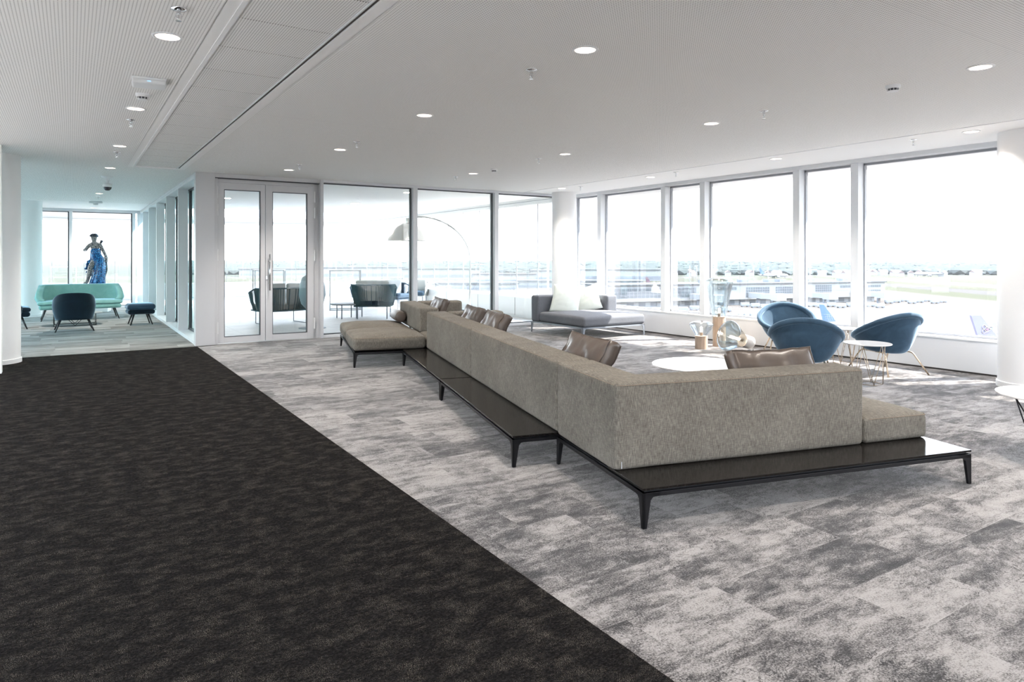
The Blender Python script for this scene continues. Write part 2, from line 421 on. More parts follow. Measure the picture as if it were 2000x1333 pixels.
def struct(name, bm, m, parent=None, **k):
    o = link(name, bm, m, parent, **k)
    if not parent: o['kind'] = 'structure'
    return o
def kids(o): return [c for c in C.objects if c.parent == o]
def dup(root, loc, rz, label, group=None):
    r = root.copy(); C.objects.link(r); r.location = loc
    if rz is not None: r.rotation_euler = (0, 0, rz)
    r['label'] = label
    if group: r['group'] = group
    for ch in kids(root):
        c = ch.copy(); C.objects.link(c); c.parent = r
        for g_ in kids(ch):
            d = g_.copy(); C.objects.link(d); d.parent = c
    return r
def at(px, py, depth):
    """world point seen at photograph position (px, py) at the given distance along the view axis"""
    s_, c_ = math.sin(YAW), math.cos(YAW); a = (px-1000)/1333.3
    return Vector(((s_+c_*a)*depth, (c_-s_*a)*depth, CAM_H+depth*(505-py)/1333.3))

def ceil_bm(x0, x1, y0, y1, holes=(), outline=None, z=2.78, top=0.3):
    b = NB(); out = outline or [(x0, y0), (x1, y0), (x1, y1), (x0, y1)]; es = []
    def loop(pts):
        vs = [b.verts.new((p[0], p[1], z)) for p in pts]
        for i in range(len(vs)): es.append(b.edges.new((vs[i], vs[(i+1) % len(vs)])))
        return vs
    loop(out)
    for h in holes:
        if isinstance(h[0], (tuple, list)): loop(h)
        elif x0 < h[0] < x1 and y0 < h[1] < y1: loop([(h[0]+0.0705*math.cos(2*PI*k/24), h[1]+0.0705*math.sin(2*PI*k/24)) for k in range(24)])
    bmesh.ops.triangle_fill(b, use_beauty=True, use_dissolve=False, edges=es)
    if not outline:
        for a in ((x0, x1, y0, y1, z+0.1, z+top), (x0, x0+.003, y0, y1, z, z+.1), (x1-.003, x1, y0, y1, z, z+.1), (x0, x1, y0, y0+.003, z, z+.1), (x0, x1, y1-.003, y1, z, z+.1)): box(b, *a)
    return b
DL = [(1143, 97, 'large downlight in the lounge ceiling, nearest to the camera'),
      (1915, 131, 'downlight in the perforated ceiling at the far right, above the right column'),
      (829, 225, 'downlight in the lounge ceiling left of centre, above the sofa back'),
      (1389, 241, 'downlight in the lounge ceiling above the blue armchairs'),
      (664, 292, 'downlight in the lounge ceiling, second in line from the double door'),
      (1104, 301, 'downlight in the middle of the lounge ceiling, before the grey chaise'),
      (564, 332, 'downlight in the lounge ceiling, first in line from the double door'),
      (924, 339, 'downlight before the tall glazed panes with the arc lamp behind'),
      (1270, 346, 'downlight on the smooth window strip, nearest to the column behind the chaise'),
      (1516, 310, 'downlight on the smooth ceiling strip, middle of the window wall'),
      (1897, 257, 'downlight on the smooth ceiling strip left of the right column'),
      (1097, 368, 'downlight touching the top of the column behind the chaise')]
CL = [(327, 71, 'large downlight in the corridor ceiling, nearest to the camera'),
      (265, 212, 'second corridor downlight, just behind the smoke detector'),
      (234, 285, 'third corridor downlight from the camera'),
      (215, 328, 'fourth corridor downlight, before the dome camera'),
      (194, 378, 'fifth corridor downlight, behind the dome camera'),
      (183, 406, 'farthest corridor downlight, close to the end window')]
def on_ceiling(px, py):
    p = at(px, py, 1.38*1333.3/(505-py)); p.z = 2.78; return p
# unseen lamps added behind and beside the camera to brighten the room
ADDED_LAMPS = [(x, y) for x in (2.9, 5.7, 8.6) for y in (1.2, -1.2, -3.6, -5.2)]+[(x, y) for x in (0.15, -2.2) for y in (1.6, -0.6, -2.8, -5.0)]+[(-2.2, 3.9), (-2.2, 6.4), (-2.2, 8.8)]
HOLES = [tuple(on_ceiling(px, py)[:2]) for px, py, _ in DL+CL]+ADDED_LAMPS
# ------------------------------------------------------------------ ROOM: floor
CZ = 2.78
struct('floor', bx(1.67, 9.35, -6, 11.95, -0.2, 0), M['carpet'])
struct('floor_corridor', bx(-1.0, 1.67, -6, 11.8, -0.2, 0.004), M['dark'])
struct('floor_left_bounce', bx(-4, -1.0, -6, 11.8, -0.2, 0.002), mat('added_bounce_floor', (0.52, 0.49, 0.45), 0.6, spec=0.1))  # unseen pale strip, added to bounce light up to the ceiling
struct('floor_bay', bx(-4, 1.95, 11.8, 22.6, -0.2, 0), M['baycarpet'])
# ------------------------------------------------------------------ ceiling
struct('ceiling', ceil_bm(1.47, 7.92, -6, 11.95, HOLES), M['perf'])
struct('ceiling_window_side', ceil_bm(7.925, 9.35, -6, 11.95, HOLES), M['plaster'])
struct('trim_ceiling_joint', bx(7.90, 7.925, -6, 11.95, CZ-0.006, CZ+0.2), M['white'])
struct('ceiling_corridor', ceil_bm(-4, 0.70, -6, 11.75, HOLES), M['perf'])
struct('ceiling_bay', ceil_bm(-4, 1.95, 11.95, 19.6, HOLES), M['perf'])
struct('ceiling_bay_start', ceil_bm(-4, 1.47, 11.75, 11.95, []), M['perf'])
struct('ceiling_bay_end', ceil_bm(-4, 1.95, 19.6, 22.6, HOLES), M['plaster'])
b = NB(); box(b, 0.70, 0.785, -6, 11.75, CZ, CZ+0.3); box(b, 0.785, 1.47, 11.65, 11.75, CZ, CZ+0.3); box(b, 1.395, 1.47, -6, 11.65, CZ, CZ+0.3)
struct('trim_ceiling_strip', b, M['plaster'])
b = NB(); box(b, 0.768, 0.797, -6, 11.65, CZ-0.006, CZ+0.06); box(b, 0.785, 1.37, 11.64, 11.65, CZ-0.01, CZ+0.06)
struct('trim_ceiling_angle', b, M['white'])
b = NB(); box(b, 1.366, 1.395, -6, 11.65, CZ+0.012, CZ+0.05)
struct('trim_ceiling_gap', b, M['recess'])
struct('ceiling_void', bx(0.70, 1.47, -6, 11.75, CZ+0.12, CZ+0.3), M['recess'])
struct('trim_ceiling_runner', bx(1.357, 1.366, -6, 11.65, CZ-0.002, CZ+0.05), M['frame'])
y = 4.16-0.62*16; k = 0
while y < 11.62:
    y1 = min(y+0.612, 11.64)
    if y1-y > 0.02:
        o = link('ceiling_panel', bx(0.797, 1.362, max(y, -6), y1, CZ+0.008, CZ+0.05), M['perfp'], bevel=0.003)
        o['kind'] = 'structure'
    y += 0.62
# ------------------------------------------------------------------ walls behind and left of the camera
b = NB(); box(b, -4.2, -4.0, 11.6, 12.2, 0, CZ); box(b, -4.2, -4.0, -6, 11.6, 0, 0.06); box(b, -4.2, -4.0, -6, 11.6, 2.70, CZ)
for k in range(10): box(b, -4.2, -4.0, -6+k*1.82, -5.88+k*1.82, 0.06, 2.70)
for y in (14.1, 16, 18, 20, 22.5): box(b, -4.2, -4.0, y-0.06, y+0.06, 0, CZ)
box(b, -4.2, -4.0, 12.2, 22.6, 0, 0.06); box(b, -4.2, -4.0, 12.2, 22.6, 2.70, CZ); struct('wall_left', b, M['white'])
w = struct('window_61', bx(-4.12, -4.10, -6, 11.6, 0.06, 0.09), M['gasket'])  # unseen glazing, added to let daylight in on the corridor side
link('window_pane', bx(-4.11, -4.10, -6, 11.6, 0.09, 2.70), M['paneglass'], w)
w = struct('window_60', bx(-4.12, -4.10, 12.2, 22.5, 0.05, 0.09), M['gasket'])  # unseen tinted glazing, added to bring cyan daylight into the bay
link('window_pane', bx(-4.11, -4.10, 12.2, 22.5, 0.09, 2.70), M['tintglass'], w)
struct('wall_left_return', bx(-4.0, -0.715, 10.3, 10.45, 0, CZ), M['white'])
# wall at the back, with a wide glazed opening like the window side
b = NB(); box(b, -4, 9.35, -6.2, -6, 0, 0.42); box(b, -4, 9.35, -6.2, -6, 2.7, CZ)
for x in (-4, -2, 0, 2, 4, 6, 8, 9.2): box(b, x, x+0.12, -6.2, -6, 0.42, 2.7)
struct('wall_back', b, M['white'])

# ------------------------------------------------------------------ window wall on the right (x = 9.3)
def pane(name, bm, m, parent, **k): return link(name, bm, m, parent, **k)
YS = [-6.3, -5.53, -4.61, -2.79, -1.88, -0.06, 0.85, 2.67, 3.58, 5.40, 6.31, 8.13, 9.06, 10.88, 11.80]
struct('wall_right', bx(9.16, 9.40, -6, 11.86, 0.022, 0.40), M['frame'])
b = NB(); box(b, 9.18, 9.40, -6, 11.86, 0.0, 0.022); struct('baseboard_right', b, M['recess'])
b = NB(); box(b, 9.15, 9.42, -6, 11.86, 0.40, 0.425); struct('trim_window_sill', b, M['white'], bevel=0.004)
b = NB(); box(b, 9.13, 9.42, -6, 11.86, 2.725, CZ); struct('trim_window_head', b, M['frame'])
b = NB()
for y in YS[1:]:
    if y > 11.7: box(b, 9.13, 9.34, y-0.05, 11.9, 0.425, 2.725)
    else: box(b, 9.15, 9.34, y-0.055, y+0.055, 0.425, 2.725)
struct('trim_mullions', b, M['frame'], bevel=0.003)
k = 0
for a_, c_ in zip(YS[1:], YS[2:]):
    k += 1
    f = NB(); y0, y1 = a_+0.05, c_-0.05; z0, z1 = 0.425, 2.725
    for (q0, q1, w0, w1) in ((y0, y1, z0, z0+0.03), (y0, y1, z1-0.03, z1), (y0, y0+0.022, z0, z1), (y1-0.022, y1, z0, z1)):
        box(f, 9.285, 9.335, q0, q1, w0, w1)
    w = struct('window_%d' % k, f, M['greyline'])
    link('window_pane', bx(9.306, 9.316, y0+0.02, y1-0.02, z0+0.03, z1-0.03), M['paneglass'], w)
# outside: a slim projecting sunshade ledge above the windows and the parapet face below
struct('trim_outer_ledge', bx(9.42, 9.95, -6, 11.9, 2.72, 2.95), M['white'])

# ------------------------------------------------------------------ glazed wall with the double door (y = 11.9)
GY = 11.9
b = NB(); box(b, 1.655, 1.945, GY-0.05, GY+0.12, 0, CZ); struct('trim_corner_post', b, M['doorframe'], bevel=0.004)
b = NB()
box(b, 1.945, 3.66, GY-0.04, GY+0.10, 2.715, CZ)           # head panel above the slot
box(b, 1.945, 1.99, GY-0.02, GY+0.10, 0, 2.70)             # left jamb
box(b, 3.57, 3.655, GY+0.06, GY+0.12, 0, 2.70)             # right jamb, set back
box(b, 3.655, 3.71, GY-0.06, GY+0.12, 0, CZ)               # mullion beside the door
box(b, 1.99, 3.57, GY+0.03, GY+0.10, 2.645, 2.70)          # frame head
struct('door_1_frame', b, M['doorframe'], bevel=0.003)
struct('trim_door_slot', bx(1.95, 3.65, GY-0.01, GY+0.1, 2.70, 2.715), M['gasket'])
def leaf(idx, x0, x1, gx0, gx1, hinge):
    b = NB(); z0, z1 = 0.012, 2.64; gz0, gz1 = 0.11, 2.53; y0, y1 = GY+0.03, GY+0.085
    box(b, x0, gx0, y0, y1, z0, z1); box(b, gx1, x1, y0, y1, z0, z1); box(b, gx0, gx1, y0, y1, z0, gz0); box(b, gx0, gx1, y0, y1, gz1, z1)
    d = struct('door_%d' % idx, b, M['doorframe'], bevel=0.003)
    g_ = NB()
    for (a1, a2, c1, c2) in ((gx0, gx0+.008, gz0, gz1), (gx1-.012, gx1, gz0, gz1), (gx0, gx1, gz1-.01, gz1), (gx0, gx1, gz0, gz0+.01)):
        box(g_, a1, a2, y0-0.001, y1, c1, c2)
    link('glazing_bead', g_, M['gasket'], d)
    link('door_pane', bx(gx0+.005, gx1-.005, y0+0.025, y0+0.033, gz0+.005, gz1-.005), M['paneglass'], d)
    for z in (0.17, 1.36, 2.10, 2.38):
        link('hinge', tube(NB(), [(hinge, y0-0.012, z), (hinge, y0-0.012, z+0.19)], 0.013, 10), M['plastic'], d)
    return d
leaf(1, 1.995, 2.742, 2.095, 2.667, 1.992)
d = leaf(2, 2.750, 3.565, 2.862, 3.452, 3.575)
h = NB(); tube(h, [(2.80, GY-0.045, 0.86), (2.80, GY-0.045, 1.47)], 0.013, 10)
for z in (0.98, 1.35): tube(h, [(2.80, GY-0.045, z), (2.80, GY+0.035, z)], 0.009, 8)
link('door_handle', h, M['chrome'], d, smooth=True)
link('lock_plate', softbox(NB(), 2.768-0.016, 2.768+0.016, GY+0.018, GY+0.032, 1.04, 1.11, 0.006), M['chrome'], d)
# glazed bays right of the door
b = NB()
box(b, 3.71, 9.25, GY-0.05, GY+0.12, 2.735, CZ); box(b, 3.71, 9.25, GY-0.02, GY+0.12, 0, 0.05)
for x in (5.465, 7.27): box(b, x-0.045, x+0.045, GY-0.06, GY+0.14, 0.05, 2.735)
box(b, 9.16, 9.32, GY-0.04, GY+0.12, 0, CZ)
struct('trim_glass_wall_frame', b, M['frame'], bevel=0.003)
for i, (x0, x1) in enumerate(((3.71, 5.42), (5.51, 7.225), (7.315, 9.16))):
    f = NB()
    for (a1, a2, c1, c2) in ((x0, x0+.012, .05, 2.735), (x1-.02, x1, .05, 2.735), (x0, x1, 2.715, 2.735), (x0, x1, .05, .07)):
        box(f, a1, a2, GY+0.03, GY+0.08, c1, c2)
    w = struct('window_%d' % (20+i), f, M['gasket'])
    link('window_pane', bx(x0+.01, x1-.01, GY+0.05, GY+0.06, .06, 2.72), M['paneglass'], w)

# ------------------------------------------------------------------ glazed side of the bay (x = 1.67)
FY = [14.10, 16.0, 17.97, 19.87, 21.6]
b = NB()
for y in FY: box(b, 1.67, 1.84, y-0.01, y+0.07, 0.06, 2.70)
box(b, 1.67, 1.93, 12.02, 22.6, 0, 0.06); box(b, 1.67, 1.93, 12.02, 22.6, 2.70, CZ)
box(b, 1.66, 1.68, 12.0, 22.6, 2.74, CZ-0.01)
struct('trim_bay_mullions', b, M['frame'], bevel=0.003)
edges = [12.02]+FY+[22.5]
for i, (a_, c_) in enumerate(zip(edges, edges[1:])):
    f = NB(); y0 = a_+(0.03 if i else 0); y1 = c_+0.03
    box(f, 1.86, 1.91, y0, y0+.05, .06, 2.70); box(f, 1.86, 1.91, y1-.05, y1, .06, 2.70); box(f, 1.86, 1.91, y0, y1, .06, .09); box(f, 1.86, 1.91, y0, y1, 2.67, 2.70)
    w = struct('window_%d' % (30+i), f, M['gasket'])
    link('window_pane', bx(1.88, 1.89, y0+.05, y1-.05, .09, 2.67), M['tintglass'], w)
# end of the bay (y = 22.5)
b = NB(); EY = 22.5
box(b, -4, 1.93, EY, EY+0.12, 2.70, CZ); box(b, -4, 1.93, EY, EY+0.12, 0, 0.05)
for x in (-3.2, -1.62, -0.03, 1.50): box(b, x-0.03, x+0.045, EY-0.06, EY+0.14, 0.05, 2.70)
box(b, 1.60, 1.93, EY-0.02, EY+0.12, 0.05, 2.70)
struct('trim_bay_end_frame', b, M['frame'])
for i, (x0, x1) in enumerate(((-4, -3.23), (-3.15, -1.65), (-1.57, -0.06), (0.02, 1.47))):
    f = NB(); box(f, x1-.03, x1, EY+.03, EY+.08, .05, 2.70); box(f, x0, x1, EY+.03, EY+.08, 2.68, 2.70); box(f, x0, x1, EY+.03, EY+.08, .05, .07)
    w = struct('window_%d' % (40+i), f, M['gasket'])
    link('window_pane', bx(x0, x1, EY+.05, EY+.06, .06, 2.69), M['paneglass'], w)

# ------------------------------------------------------------------ columns
def column(x, y, r, label):
    t = thing('column', label, 'column', (x, y, 0))
    link('shaft', lathe(NB(), [(r, 0.06), (r, CZ)], 64, close=True), M['white'], t, smooth=2)
    link('base_ring', lathe(NB(), [(r+0.012, 0.0), (r+0.012, 0.06), (r, 0.065)], 64, close=True), M['white'], t, smooth=2)
    return t
column(8.70, 11.47, 0.255, 'white round column behind the grey chaise, between glass wall and windows')
column(8.74, 3.17, 0.30, 'white round column at the right edge, in front of the window wall')
column(-0.877, 11.39, 0.30, 'white round column on the left beside the dark carpet end')
column(-0.905, 20.1, 0.31, 'white round column far left, behind the mint sofa group')

# ------------------------------------------------------------------ ceiling fittings
def make_downlight(first=True):
    t = thing('downlight', '', 'ceiling light', (0, 0, CZ))
    link('trim_ring', lathe(NB(), [(0.088, 0.0), (0.088, -0.004), (0.070, -0.006), (0.068, -0.002)], 40), M['plastic'], t, smooth=True)
    link('reflector', lathe(NB(), [(0.070, -0.004), (0.062, 0.03), (0.05, 0.06)], 40), M['reflector'], t, smooth=True)
    link('lamp_disc', lathe(NB(), [(0.052, 0.058), (0.001, 0.058)], 32), M['emit'], t)
    return t
dl0 = make_downlight()
spotd = bpy.data.lights.new('downlight_beam', 'SPOT'); spotd.energy = 40; spotd.color = (1, 0.91, 0.82); spotd.spot_size = R(110); spotd.spot_blend = 0.9; spotd.shadow_soft_size = 0.045
def place(src, px, py, label, group, first, z=CZ):
    d_ = (505-py)/1333.3; p = at(px, py, (z-CAM_H)/d_); p.z = z
    if first: src.location = p; src['label'] = label; src['group'] = group; return src
    return dup(src, p, 0, label, group)
lit = []
for i, (px, py, lb) in enumerate(DL): lit.append(place(dl0, px, py, lb, 'downlights in the lounge ceiling', i == 0))
for i, (px, py, lb) in enumerate(CL): lit.append(place(dl0, px, py, lb, 'downlights along the corridor ceiling', False))
for i, (x, y) in enumerate(ADDED_LAMPS): lit.append(dup(dl0, (x, y, CZ), 0, 'unseen downlight added behind or beside the camera', 'added unseen downlights'))
for o in lit:
    s_ = bpy.data.objects.new('beam', spotd); C.objects.link(s_); s_.parent = o; s_.location = (0, 0, 0.045)
def make_sprinkler():
    t = thing('sprinkler', '', 'sprinkler', (0, 0, CZ))
    link('escutcheon', lathe(NB(), [(0.040, 0.0), (0.040, -0.005), (0.014, -0.010), (0.001, -0.010)], 24), M['chrome'], t, smooth=True)
    h = NB(); tube(h, [(0, 0, -0.005), (0, 0, -0.03)], 0.011, 10); tube(h, [(0, 0, -0.03), (0, 0, -0.055)], 0.005, 8)
    for sx in (-1, 1): tube(h, [(sx*0.011, 0, -0.028), (sx*0.014, 0, -0.045), (0, 0, -0.066)], 0.0028, 6)
    lathe(h, [(0.001, -0.066), (0.016, -0.066), (0.016, -0.069), (0.001, -0.069)], 16)
    link('sprinkler_head', h, M['chrome'], t, smooth=2)
    return t
sp0 = make_sprinkler()
SPR = [(1038, 136, 'sprinkler head just below the large lounge downlight'),
       (1492, 217, 'sprinkler head right of the downlight above the blue armchairs'),
       (697, 277, 'sprinkler head right of the downlight before the double door'),
       (585, 322, 'sprinkler head beside the downlight closest to the door'),
       (1052, 310, 'sprinkler head left of the middle lounge downlight'),
       (890, 345, 'sprinkler head left of the downlight at the glass wall'),
       (1784, 273, 'sprinkler head on the smooth strip left of the right column'),
       (1320, 337, 'sprinkler head on the smooth strip, left part of the windows'),
       (1134, 365, 'sprinkler head beside the column behind the chaise'),
       (349, 17, 'sprinkler head nearest to the camera in the corridor ceiling'),
       (256, 234, 'sprinkler head behind the second corridor downlight'),
       (228, 297, 'sprinkler head behind the third corridor downlight'),
       (192, 384, 'small sprinkler head far down the corridor')]
for i, (px, py, lb) in enumerate(SPR): place(sp0, px, py, lb, 'ceiling sprinkler heads', i == 0)
def make_detector():
    t = thing('smoke_detector', '', 'smoke detector', (0, 0, CZ))
    link('base', lathe(NB(), [(0.055, 0.0), (0.055, -0.012), (0.050, -0.022), (0.044, -0.028)], 32), M['plastic'], t, smooth=True)
    b = NB(); lathe(b, [(0.034, -0.026), (0.034, -0.045)], 24)
    link('vent_core', b, M['gasket'], t, smooth=True)
    b = NB(); lathe(b, [(0.040, -0.044), (0.036, -0.050), (0.001, -0.053)], 32); lathe(b, [(0.040, -0.044), (0.001, -0.0435)], 32)
    for k in range(10):
        a = 2*PI*k/10; tube(b, [(0.042*math.cos(a), 0.042*math.sin(a), -0.026), (0.038*math.cos(a), 0.038*math.sin(a), -0.046)], 0.0025, 5)
    link('detector_cap', b, M['plastic'], t, smooth=2)
    return t
sd0 = make_detector()
for i, (px, py, lb) in enumerate([(1744, 167, 'round white smoke detector above the windows on the right'),
                                  (965, 330, 'round white smoke detector at the glass wall end of the lounge'),
                                  (279, 184, 'round white smoke detector beside the white box in the corridor')]):
    place(sd0, px, py, lb, 'white smoke detectors', i == 0)
p = at(291, 156, 1.38*1333.3/(505-156)); p.z = CZ
t = thing('access_point', 'flat white wireless box fixed to the corridor ceiling near the strip', 'access point', p, R(-4))
m4 = softbox(NB(), -0.115, 0.115, -0.10, 0.10, -0.052, -0.014, 0.014, n=4)
link('housing', m4, M['plastic'], t, smooth=True)
link('mounting_plate', softbox(NB(), -0.118, 0.118, -0.103, 0.103, -0.018, 0.0, 0.008, n=3), M['plastic'], t, smooth=True)
link('status_light', bx(-0.012, 0.012, -0.1035, -0.10, -0.034, -0.030), mat('blue_led', (.2, .4, .9), .5, emit=(.3, .6, 1), es=.25), t)
p = at(210, 345, 1.38*1333.3/(505-345)); p.z = CZ
t = thing('dome_camera', 'white dome camera on a trumpet bracket hanging from the corridor ceiling', 'camera', p)
link('bracket', lathe(NB(), [(0.10, 0), (0.095, -0.012), (0.05, -0.035), (0.025, -0.07), (0.022, -0.12)], 32), M['plastic'], t, smooth=True)
link('camera_housing', lathe(NB(), [(0.022, -0.115), (0.065, -0.125), (0.075, -0.15), (0.07, -0.18)], 32), M['plastic'], t, smooth=True)
link('dome', lathe(NB(), [(0.062, -0.178), (0.055, -0.21), (0.03, -0.235), (0.001, -0.24)], 32), mat('smoked_dome', (.05, .05, .06), .08), t, smooth=True)
p = at(187, 394, 1.38*1333.3/(505-394)); p.z = CZ
t = thing('access_point', 'small white box with detector on the ceiling at the bay end', 'access point', p)
link('housing', softbox(NB(), -0.14, 0.14, -0.11, 0.11, -0.05, 0, 0.014, n=3), M['plastic'], t, smooth=True)
link('sensor', lathe(NB(), [(0.055, -0.048), (0.05, -0.08), (0.001, -0.085)], 24), M['plastic'], t, smooth=True)

# ------------------------------------------------------------------ SOFA GROUP (local u, v axes turned by -14.6 degrees)
SA = R(-14.6); SO = Vector((2.477, 2.593, 0))
def sofa_w(u, v, z=0): return (SO.x+u*math.cos(SA)-v*math.sin(SA), SO.y+u*math.sin(SA)+v*math.cos(SA), z)
ZT = 0.21
def leg_bm(x, y, dx, dy, h=0.185):
    """blade leg at a frame corner: tapers downwards, with curved shoulders into both rails; dx, dy point inwards"""
    b = NB(); th = 0.014
    def blade(ax_):
        prof = [(0, h), (0.10, h), (0.10, h-0.018), (0.060, h-0.024), (0.046, h-0.038), (0.040, h-0.07), (0.022, 0), (0, 0)]
        fr = []; bk = []
        for q, z in prof:
            if ax_ == 0: fr.append(b.verts.new((x+dx*q, y, z))); bk.append(b.verts.new((x+dx*q, y+dy*th, z)))
            else: fr.append(b.verts.new((x, y+dy*q, z))); bk.append(b.verts.new((x+dx*th, y+dy*q, z)))
        b.faces.new(fr); b.faces.new(bk[::-1])
        for i in range(len(prof)):
            j = (i+1) % len(prof); b.faces.new((fr[i], bk[i], bk[j], fr[j]))
    blade(0); blade(1); return b
def platform(t, u0, u1, v0, v1, legs=True):
    h = 0.185
    b = NB()
    for a in ((u0, u1, v0, v0+.016, h-.022, h), (u0, u1, v1-.016, v1, h-.022, h), (u0, u0+.016, v0, v1, h-.022, h), (u1-.016, u1, v0, v1, h-.022, h)): box(b, *a)
    box(b, u0+.018, u1-.018, v0+.018, v1-.018, h-.010, h+.006)
    link('frame_rail', b, M['blackmetal'], t, bevel=0.002)
    for (x, y, dx, dy) in ((u0, v0, 1, 1), (u1, v0, -1, 1), (u0, v1, 1, -1), (u1, v1, -1, -1)):
        link('leg', leg_bm(x, y, dx, dy), M['blackmetal'], t)
def piping(t, pts, closed=False): link('seam', tube(NB(), pts, 0.0022, 6, closed), M['piping'], t)

# module A: corner unit nearest the camera
A = thing('sofa', 'oat fabric corner sofa unit nearest the camera, with dark shelf along its back', 'sofa', sofa_w(0, 0), SA, 'oat modular sofa units')
platform(A, 0, 2.29, 0, 1.19)
link('shelf_board', box(NB(), 0.0, 2.292, 0.0, 0.40, ZT-0.012, ZT), M['board'], A, bevel=0.0015)
b = NB()
softbox(b, 0.0, 1.755, 0.302, 0.565, ZT, 0.70, 0.028, side=0.006, wob=0.003, n=14)
softbox(b, 0.0, 0.27, 0.33, 1.185, ZT-0.012, 0.70, 0.028, side=0.006, wob=0.003, seed=3, n=12)
link('backrest', b, M['beige'], A, smooth=True)
piping(A, [(0.004, 1.17, 0.685), (0.002, 0.7, 0.685), (0.004, 0.34, 0.685), (0.012, 0.312, 0.686), (0.04, 0.300, 0.686), (0.9, 0.296, 0.686), (1.72, 0.300, 0.686), (1.748, 0.315, 0.686)])
link('seat_cushion', softbox(NB(), 1.765, 2.295, 0.304, 1.20, ZT, 0.375, 0.035, puff=0.03, side=0.004, wob=0.003, seed=5), M['beige'], A, smooth=True)
link('seat_cushion', softbox(NB(), 0.275, 1.76, 0.57, 1.20, ZT, 0.385, 0.035, puff=0.03, wob=0.003, seed=6), M['beige'], A, smooth=True)
piping(A, [(1.80, 0.306, 0.366), (2.27, 0.306, 0.366), (2.290, 0.33, 0.366), (2.297, 0.7, 0.366), (2.290, 1.17, 0.366)])
link('care_tag', bx(0.028, 0.031, 0.292, 0.297, 0.225, 0.262), M['paleframe'], A)
# module B
B = thing('sofa', 'oat fabric middle sofa unit with long dark shelf, between corner unit and the next', 'sofa', sofa_w(0, 1.2), SA, 'oat modular sofa units')
platform(B, -0.312, 0.98, 0.0, 2.275)
link('shelf_board', box(NB(), -0.312, 0.02, 0.0, 2.272, ZT-0.012, ZT), M['board'], B, bevel=0.0015)
link('backrest', softbox(NB(), 0.0, 0.265, 0.0, 2.285, ZT, 0.70, 0.028, side=0.006, wob=0.003, seed=8, n=14), M['beige'], B, smooth=True)
piping(B, [(0.03, 0.004, 0.69), (0.006, 0.03, 0.688), (-0.003, 1.1, 0.688), (0.006, 2.25, 0.688), (0.03, 2.28, 0.69)])
for k in range(2): link('seat_cushion', softbox(NB(), 0.27, 0.99, 0.02+k*1.135, 1.145+k*1.135, ZT, 0.385, 0.035, puff=0.03, wob=0.003, seed=10+k), M['beige'], B, smooth=True)
# module C
Cc = thing('sofa', 'oat fabric sofa unit with dark shelf and an end arm, beside the daybed unit', 'sofa', sofa_w(0, 3.495), SA, 'oat modular sofa units')
platform(Cc, -0.312, 0.98, 0.0, 2.27)
link('shelf_board', box(NB(), -0.312, 0.02, 0.0, 2.268, ZT-0.012, ZT), M['board'], Cc, bevel=0.0015)
link('backrest', softbox(NB(), 0.0, 0.265, 0.0, 2.27, ZT, 0.70, 0.028, side=0.006, wob=0.003, seed=21, n=14), M['beige'], Cc, smooth=True)
piping(Cc, [(0.03, 0.004, 0.69), (0.006, 0.03, 0.688), (-0.003, 1.1, 0.688), (0.006, 2.24, 0.688), (0.03, 2.265, 0.69)])
link('armrest', softbox(NB(), 0.268, 0.99, 2.01, 2.27, ZT, 0.70, 0.035, side=0.006, wob=0.003, seed=22), M['beige'], Cc, smooth=True)
for k in range(2): link('seat_cushion', softbox(NB(), 0.27, 0.99, 0.01+k*1.0, 1.005+k*1.0, ZT, 0.385, 0.035, puff=0.03, wob=0.003, seed=23+k), M['beige'], Cc, smooth=True)
# module D: double-sided daybed unit
D = thing('sofa', 'oat fabric double sided daybed unit at the far end, wide seat toward the door', 'sofa', sofa_w(0, 5.775), SA, 'oat modular sofa units')
platform(D, -0.94, 0.98, 0.0, 2.31)
link('leg', leg_bm(-0.312, 0.0, 1, 1), M['blackmetal'], D)
link('seat_cushion', softbox(NB(), -0.945, 0.0, 0.0, 1.15, ZT, 0.375, 0.05, puff=0.045, side=0.012, wob=0.004, seed=31), M['beige'], D, smooth=True)
link('seat_cushion', softbox(NB(), -0.945, 0.0, 1.15, 2.31, ZT, 0.375, 0.05, puff=0.045, side=0.012, wob=0.004, seed=32), M['beige'], D, smooth=True)
link('seat_cushion', softbox(NB(), 0.0, 0.985, 0.01, 1.15, ZT, 0.37, 0.05, puff=0.02, wob=0.003, seed=33), M['beige'], D, smooth=True)
link('seat_cushion', softbox(NB(), 0.30, 0.985, 1.15, 2.04, ZT, 0.37, 0.05, puff=0.02, wob=0.003, seed=34), M['beige'], D, smooth=True)
link('backrest', softbox(NB(), 0.01, 0.285, 0.55, 2.31, 0.36, 0.70, 0.028, side=0.006, wob=0.003, seed=35, n=12), M['beige'], D, smooth=True)
link('armrest', softbox(NB(), 0.29, 1.0, 2.05, 2.31, ZT, 0.70, 0.035, side=0.006, wob=0.003, seed=36), M['beige'], D, smooth=True)
for (a, c) in ((0.0, 1.15),):
    piping(D, [(-0.02, 0.003, 0.370), (-0.5, -0.008, 0.370), (-0.90, 0.004, 0.370), (-0.945, 0.06, 0.370), (-0.955, 0.6, 0.370), (-0.945, 1.12, 0.372)])

